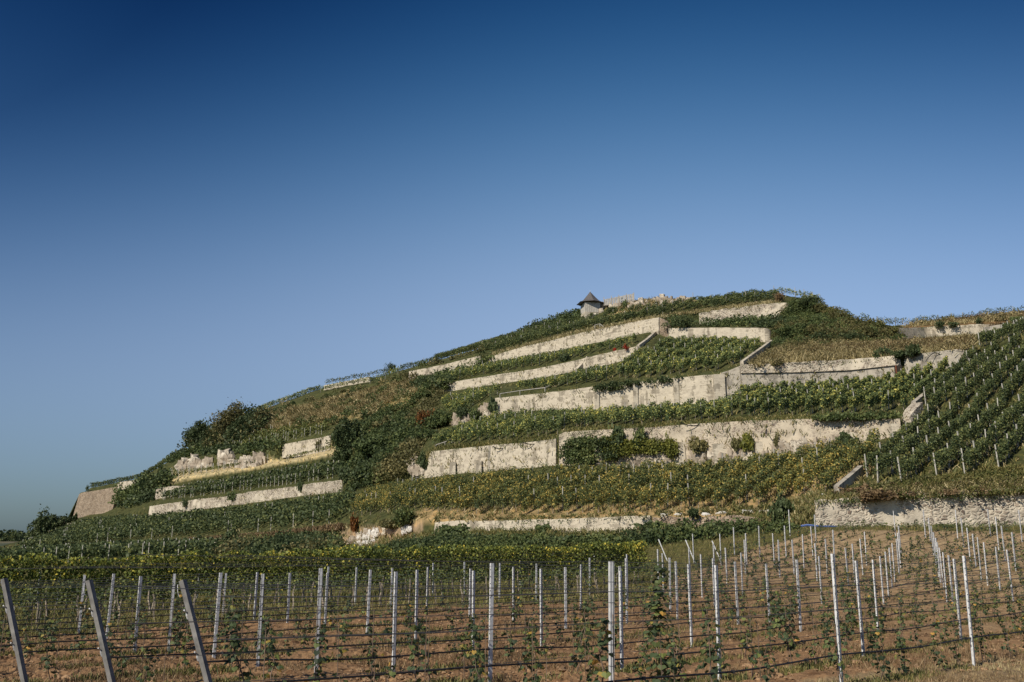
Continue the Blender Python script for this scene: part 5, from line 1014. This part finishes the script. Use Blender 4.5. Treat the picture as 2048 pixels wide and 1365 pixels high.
# leaning anchor posts at the row ends, lower left
ANCH = [(365, 1161, 12.4, 2, 'right-hand'), (178, 1161, 13.5, 3, 'middle'), (8, 1158, 14.7, 4, 'left-hand')]
def anchor(px, pyt, Yv, lab, lean_px, wide=.085, ratchets=True):
    top = unp(float(px), float(pyt), Yv); z = float(gz(top[0], Yv)[0]); dz = top[2] - z
    fx_ = lean_px / 205.0; foot = np.array([top[0] + dz * fx_, Yv - .12, z]); ax = top - foot; Ln = np.linalg.norm(ax)
    r = empty('anchor_post', foot); tag(r, lab, 'post', 'leaning anchor posts'); q = Vector(ax).to_track_quat('Z', 'Y'); r.rotation_mode = 'QUATERNION'; r.rotation_quaternion = q
    mb = MB(); mb.box((0, 0, Ln / 2 - .25), (wide, .065, Ln + .5)); mb.box((.0, -.034, Ln / 2 - .25), (.012, .006, Ln + .5)); obj('shaft', mb.build('shaft', G['wood_post'] if ratchets else G['steel']), r)
    if ratchets:
        mb = MB()
        for z_ in np.arange(.15, Ln - .05, .17): mb.box((.012, -.037, z_), (.016, .010, .022))
        obj('bolt_holes', mb.build('bolt_holes', G['hose']), r)
        for z_ in (Ln * .42, Ln * .75):
            mb = MB(); mb.tube([(.03 * math.cos(a), -.05 + .0 * a, z_ - .05 + .055 * math.sin(a)) for a in np.linspace(0, 6.28, 9)], .012, 4); mb.tube([(.0, -.05, z_), (.05, -.05, z_ + .02), (.09, -.03, z_ + .03)], .012, 4)
            obj('wire_shackle', mb.build('wire_shackle', G['steel']), r)
        for z_, dx in ((Ln * .97, .10), (Ln * .88, -.12), (Ln * .80, -.16), (Ln * .52, -.14)):
            mb = MB(); mb.tube([(0, -.04, z_), (dx * .6, -.05, z_ + .01), (dx, -.05, z_ - .09), (dx * .9, -.05, z_ - .15)], .005, 4); obj('wire_end', mb.build('wire_end', G['steel']), r)
    return r
for px, pyt, Yv, k, lb in ANCH: anchor(px, pyt, Yv, 'grey leaning anchor post with bolts and wire shackles, %s of three at lower left' % lb, 76)
for px, pyt, Yv, lb in [(1317, 1079, 62, 'left'), (1371, 1080, 63, 'middle'), (1424, 1082, 64, 'right')]:
    a_ = anchor(px, pyt, depth_for_top(px, pyt, 1.45), 'thin far leaning post at the row ends by the scrub, %s of three' % lb, 76, .07, False)

# ------------------------------------------------------------------ hoses and wires
def row_span(k):
    s = S0 - DS * k; out = []; cur = []
    for t in np.arange(-40, 90, .6):
        x, y = ND * s + DD * t
        if y < 6: continue
        z = float(gz(x, y)[0]); px, py = proj(x, y, z)
        ylim = cval(0, px)[1] - 3.0
        ok = y < ylim and not mature(x, y, px) and px > -620 and px < 2500
        if px > 1290 and x * N58[0] + y * N58[1] < -29.9: ok = ok and py > np.interp(px, [1290, 1400, 1480, 1560, 1640, 1750, 2100], [1165, 1135, 1105, 1080, 1064, 1062, 1062])
        if k in (2, 3, 4):
            ta = {2: 4.7, 3: 4.05, 4: 3.35}[k]; ok = ok and t >= ta
        if k < 2: ok = ok and t > 3
        if ok: cur.append((x, y, z))
        elif cur:
            if len(cur) > 6: out.append(np.array(cur))
            cur = []
    if len(cur) > 6: out.append(np.array(cur))
    return out
spans = {k: row_span(k) for k in range(0, 26)}
# (hoses hang half a metre up and sag between the posts; thin wires run above)
for k, sp in spans.items():
    for j, Q in enumerate(sp):
        where = ('nearest' if k == 0 else ordw(k) + ' nearest') + (' trellis row' if j == 0 else ' row, part ' + 'abcdef'[j])
        s_ = np.arange(len(Q)) * .6; sag = -.035 * np.abs(np.sin(s_ / 4.9 * math.pi)) ** 2
        o = Q[0].copy(); line = Q - o + np.c_[np.zeros((len(Q), 2)), .52 + sag + fbm(np.c_[s_ * .4, s_ * 0, s_ * 0], k, 2) * .05]
        mb = MB(); mb.tube(line, .013 if Q[0][1] < 40 else .012, 4)
        for i in range(3, len(line), 3):
            if Q[i][1] < 30: mb.box(line[i], (.05, .035, .04))
        tag(obj('drip_hose', mb.build('drip_hose', G['hose']), None, o), 'black drip hose strung along the ' + where, 'hose', 'black drip hoses of the young vineyard')
        ws = empty('trellis_wires', o); tag(ws, 'set of thin steel wires strung above the hose on the ' + where, 'wires', 'trellis wires of the young vineyard')
        for hh in (.85, 1.2, 1.55, 1.9):
            for dx in ((-.035, .035) if hh in (1.2, 1.55) and Q[0][1] < 35 else (0,)):
                line = Q - o + np.c_[np.full(len(Q), dx * ND[0]), np.full(len(Q), dx * ND[1]), hh + sag * .6]
                mb = MB(); mb.tube(line[::2] if len(line) > 8 else line, .0028, 4, caps=False); obj('wire', mb.build('wire', G['wire']), ws)

# ------------------------------------------------------------------ young vines
def leaf_poly(c, nrm, up, s):
    nrm = nrm / np.linalg.norm(nrm); a = np.cross(nrm, up); a /= np.linalg.norm(a) + 1e-9; b_ = np.cross(a, nrm)
    pts = [(0, -.15), (.55, -.45), (1.0, .15), (.6, .55), (0, 1.15), (-.6, .55), (-1.0, .15), (-.55, -.45)]
    return np.array([c + a * x * s + b_ * y * s - nrm * abs(x) * .25 * s for x, y in pts])
def young_vine(var, hgt, nleaf, rod=True):
    r = np.random.default_rng(var + 3000); root = empty('young_vine')
    n = 8; st = np.cumsum(np.r_[[[0, 0, 0]], r.normal(size=(n, 3)) * np.array([.035, .035, 0]) + np.array([0, 0, hgt / n])], 0); st[0, 2] = -.1
    mb = MB(); mb.tube(st, np.linspace(.011, .004, n + 1), 4); obj('stem', mb.build('stem', G['rod']), root)
    VV = []; FF_ = []; RR = []; k = 0
    for i in range(nleaf):
        t = r.uniform(.12, 1) ** .8; c0 = np.array([np.interp(t * hgt, st[:, 2], st[:, j]) for j in range(3)])
        a = r.uniform(0, 6.28); rad = r.uniform(.02, .17) * (1.1 - .4 * t); c0 = c0 + np.array([math.cos(a) * rad, math.sin(a) * rad, r.normal() * .03])
        nr_ = np.array([math.cos(a), math.sin(a), r.uniform(.0, 1.0)]) + r.normal(size=3) * .35; s = r.uniform(.030, .062) * (1.15 - .45 * t)
        VV.append(leaf_poly(c0, nr_, np.array([0, 0, -1.0]) + r.normal(size=3) * .2, s)); RR += [np.clip(r.normal(.42, .22), 0, 1)] * 3
        FF_ += [[k, k + 1, k + 2, k + 3], [k, k + 3, k + 4, k + 5], [k, k + 5, k + 6, k + 7]]; k += 8
    obj('leaves', mesh_np('leaves', np.concatenate(VV), np.array(FF_), G['young'], RR), root)
    if rod: mb = MB(); mb.tube([(.03, .02, -.2), (.04, .03, 1.15)], .005, 4); obj('support_rod', mb.build('support_rod', G['rod']), root)
    return root
protos = [young_vine(v, h_, n_) for v, (h_, n_) in enumerate([(.95, 42), (1.15, 66), (.7, 30), (1.3, 84), (.85, 52), (1.05, 36), (.55, 20), (1.2, 60), (.9, 72), (.75, 40)])]
used = set(); cand = []
for k, sp in spans.items():
    for Q in sp:
        L_ = np.arange(len(Q)) * .6
        for t in np.arange(.5, L_[-1], 1.05):
            x = np.interp(t, L_, Q[:, 0]) + random.uniform(-.08, .08); y = np.interp(t, L_, Q[:, 1]) + random.uniform(-.08, .08); z = float(gz(x, y)[0]); px, py = proj(x, y, z)
            if random.random() < .08: continue
            top = proj(x, y, z + 1.1)[1]
            if top > 1375: continue
            cand.append((y, x, y, z, k, px))
cand.sort(key=lambda c: c[0])
near = [c for c in cand if -20 < c[5] < 2068][:290]; nearset = set(id(c) for c in near)
cnt = {}
seen = {}
for i, c in enumerate(near):
    kx = random.randrange(len(protos))
    o = protos[kx] if kx not in used else copy_tree(protos[kx]); used.add(kx)
    o.location = (c[1], c[2], c[3]); o.rotation_euler = (0, 0, random.uniform(0, 6.28)); s = random.uniform(.75, 1.15); o.scale = (s * random.uniform(.9, 1.25),) * 2 + (s,)
    k = c[4]; t = DD @ np.array([c[1], c[2]]); rp = rowposts.get(k, []); j = sum(1 for q in rp if q[1] < t)
    where = 'nearest' if k == 0 else ordw(k) + ' nearest'
    if rp and j == 0: pos = 'left of the first post'
    elif rp: pos = 'right of the %s post' % ordw(j - 1)
    else: pos = 'near the middle'
    key = (k, j); n_ = seen.get(key, 0); seen[key] = n_ + 1
    tag(o, '%s leafy young vine %s in the %s trellis row' % (ordw(n_), pos, where), 'young vine', 'young vines of the near field')
for i, p in enumerate(protos):
    if i not in used:
        for ch in list(p.children): bpy.data.objects.remove(ch)
        bpy.data.objects.remove(p)
# the single tall shoot that reaches above the wires
tv = young_vine(77, 1.95, 240); tv.name = 'young_vine'; q = unp(1325., 1400., 13.2); zz = float(gz(q[0], 13.2)[0]); tv.location = (q[0], 13.2, zz); tv.scale = (1.35, 1.35, (slope(1128) * 13.2 - zz) / 1.95); tv.rotation_euler = (0, .03, 2)
tag(tv, 'tallest young vine, its leaning shoot reaching above the wires', 'young vine')
# the rest of the young vines, far up the field
VV = []; FQ = []; RR = []
rest = [c for c in cand if id(c) not in nearset and c[2] < 75]
cc = []; sz = []; stv = MB()
for c in rest:
    n_ = 44 if c[2] < 45 else 30; hh = random.uniform(.6, 1.1); q = np.stack([rng.normal(size=n_) * .09 + c[1], rng.normal(size=n_) * .09 + c[2], c[3] + rng.uniform(.1, 1, n_) * hh], -1); cc.append(q); sz.append(rng.uniform(.045, .085, n_))
    stv.box((c[1], c[2], c[3] + .45), (.014, .014, 1.0))
if cc:
    cc = np.concatenate(cc); V, Fq = soup(cc, np.concatenate(sz)); stv.add(V, Fq, 1, np.clip(rng.normal(.42, .2, len(cc)), 0, 1))
    tag(obj('young_vine_rows', stv.build('young_vine_rows', [G['rod'], G['young']])), 'the many small young vines farther up the red field', 'young vines', None, 'stuff')
print('young vines', len(near), 'rest', len(rest))

# ------------------------------------------------------------------ clods, weeds and straw on the soil
n = 9000; Yv = rng.uniform(0, 1, n) ** 1.6 * 38 + 12; px = rng.uniform(-60, 2110, n); X = (px - CX) / F * Yv * 1.035; Z = gz(X, Yv)
ok = ~((X * N58[0] + Yv * N58[1] < -30.5) & (px < 1300)); X, Yv, Z = X[ok], Yv[ok], Z[ok]; n = len(X)
rr = np.random.default_rng(5); base = [icos(rr) for _ in range(6)]; mb = MB()
for i in range(6):
    k = np.arange(n) % 6 == i; V0, F0 = base[i]; m_ = k.sum(); s = rng.uniform(.012, .05, m_) * (1 + (rng.uniform(size=m_) < .06) * 1.0)
    V = V0[None] * s[:, None, None] * np.array([1, 1, .65]) + np.stack([X[k], Yv[k], Z[k] + .02], -1)[:, None]
    mb.add(V.reshape(-1, 3), (F0[None] + (np.arange(m_) * len(V0))[:, None, None]).reshape(-1, 4))
clod = plain_mat('soil clods', (.30, .19, .105), 1, 0, .35, 1.3)
tag(obj('soil_clods', mb.build('soil_clods', clod)), 'loose reddish clods scattered over the young vineyard soil', 'soil', None, 'stuff')
def field_grass(name, label, n, fn, mat, hgt, wid, cl=5):
    Yv = rng.uniform(0, 1, n) ** 1.4 * 62 + 12; px = rng.uniform(-60, 2110, n); X = (px - CX) / F * Yv * 1.035; Z = gz(X, Yv); pxx, pyy = proj(X, Yv, Z); k = fn(X, Yv, pxx, pyy)
    B = np.repeat(np.stack([X, Yv, Z], -1)[k], cl, 0); n_ = len(B)
    if not n_: return
    B[:, :2] += rng.normal(size=(n_, 2)) * .09; a = rng.uniform(0, 6.28, n_); hh = hgt * rng.uniform(.4, 1.3, n_); u = np.stack([np.cos(a), np.sin(a), 0 * a], -1) * wid
    tip = B + np.c_[rng.normal(size=(n_, 2)) * hh[:, None] * .5, hh]; B[:, 2] -= .03
    V = np.stack([B - u, B + u, tip + u * .4, tip - u * .4], 1).reshape(-1, 3)
    tag(obj(name, mesh_np(name, V, np.arange(4 * n_).reshape(-1, 4), G[mat], rng.uniform(0, 1, n_))), label, 'grass', None, 'stuff')
wn_ = lambda X, Y, s: fbm(np.stack([X * .35, Y * .35, X * 0], -1), s, 3)
field_grass('dry_grass', 'dry grass at the lower right corner of the field', 26000, lambda X, Y, px, py: (px > 1640) & (py > 1365 - (px - 1640) * .13 + wn_(X, Y, 3) * 90), 'straw', .06, .006, 5)
field_grass('weeds', 'brown weeds and stubble lying between the young vines', 60000, lambda X, Y, px, py: (wn_(X * 2, Y * 2, 8) > .05) & ~((X * N58[0] + Y * N58[1] < -30) & (px < 1300)), 'brown', .10, .007, 4)
def near_row(X, Y):
    q = ((X * ND[0] + Y * ND[1]) - S0) / DS; return np.abs(q - np.round(q)) * DS < .28
field_grass('weeds', 'low green weeds along the feet of the young vines', 90000, lambda X, Y, px, py: near_row(X, Y) & (wn_(X * 2.5, Y * 2.5, 18) > -.02) & ~((X * N58[0] + Y * N58[1] < -30) & (px < 1300)), 'grass', .09, .012, 6)
field_grass('grass', 'grass between the mature vine rows and at the field end', 30000, lambda X, Y, px, py: ((X * N58[0] + Y * N58[1] < -29.6) & (px < 1310)) | ((py < np.interp(px, [1290, 1400, 1480, 1560, 1640, 1750, 2100], [1180, 1142, 1110, 1088, 1066, 1063, 1064])) & (px > 1280)), 'grass', .22, .015, 5)
bpy.context.view_layer.update()
print('objects', len(bpy.data.objects))
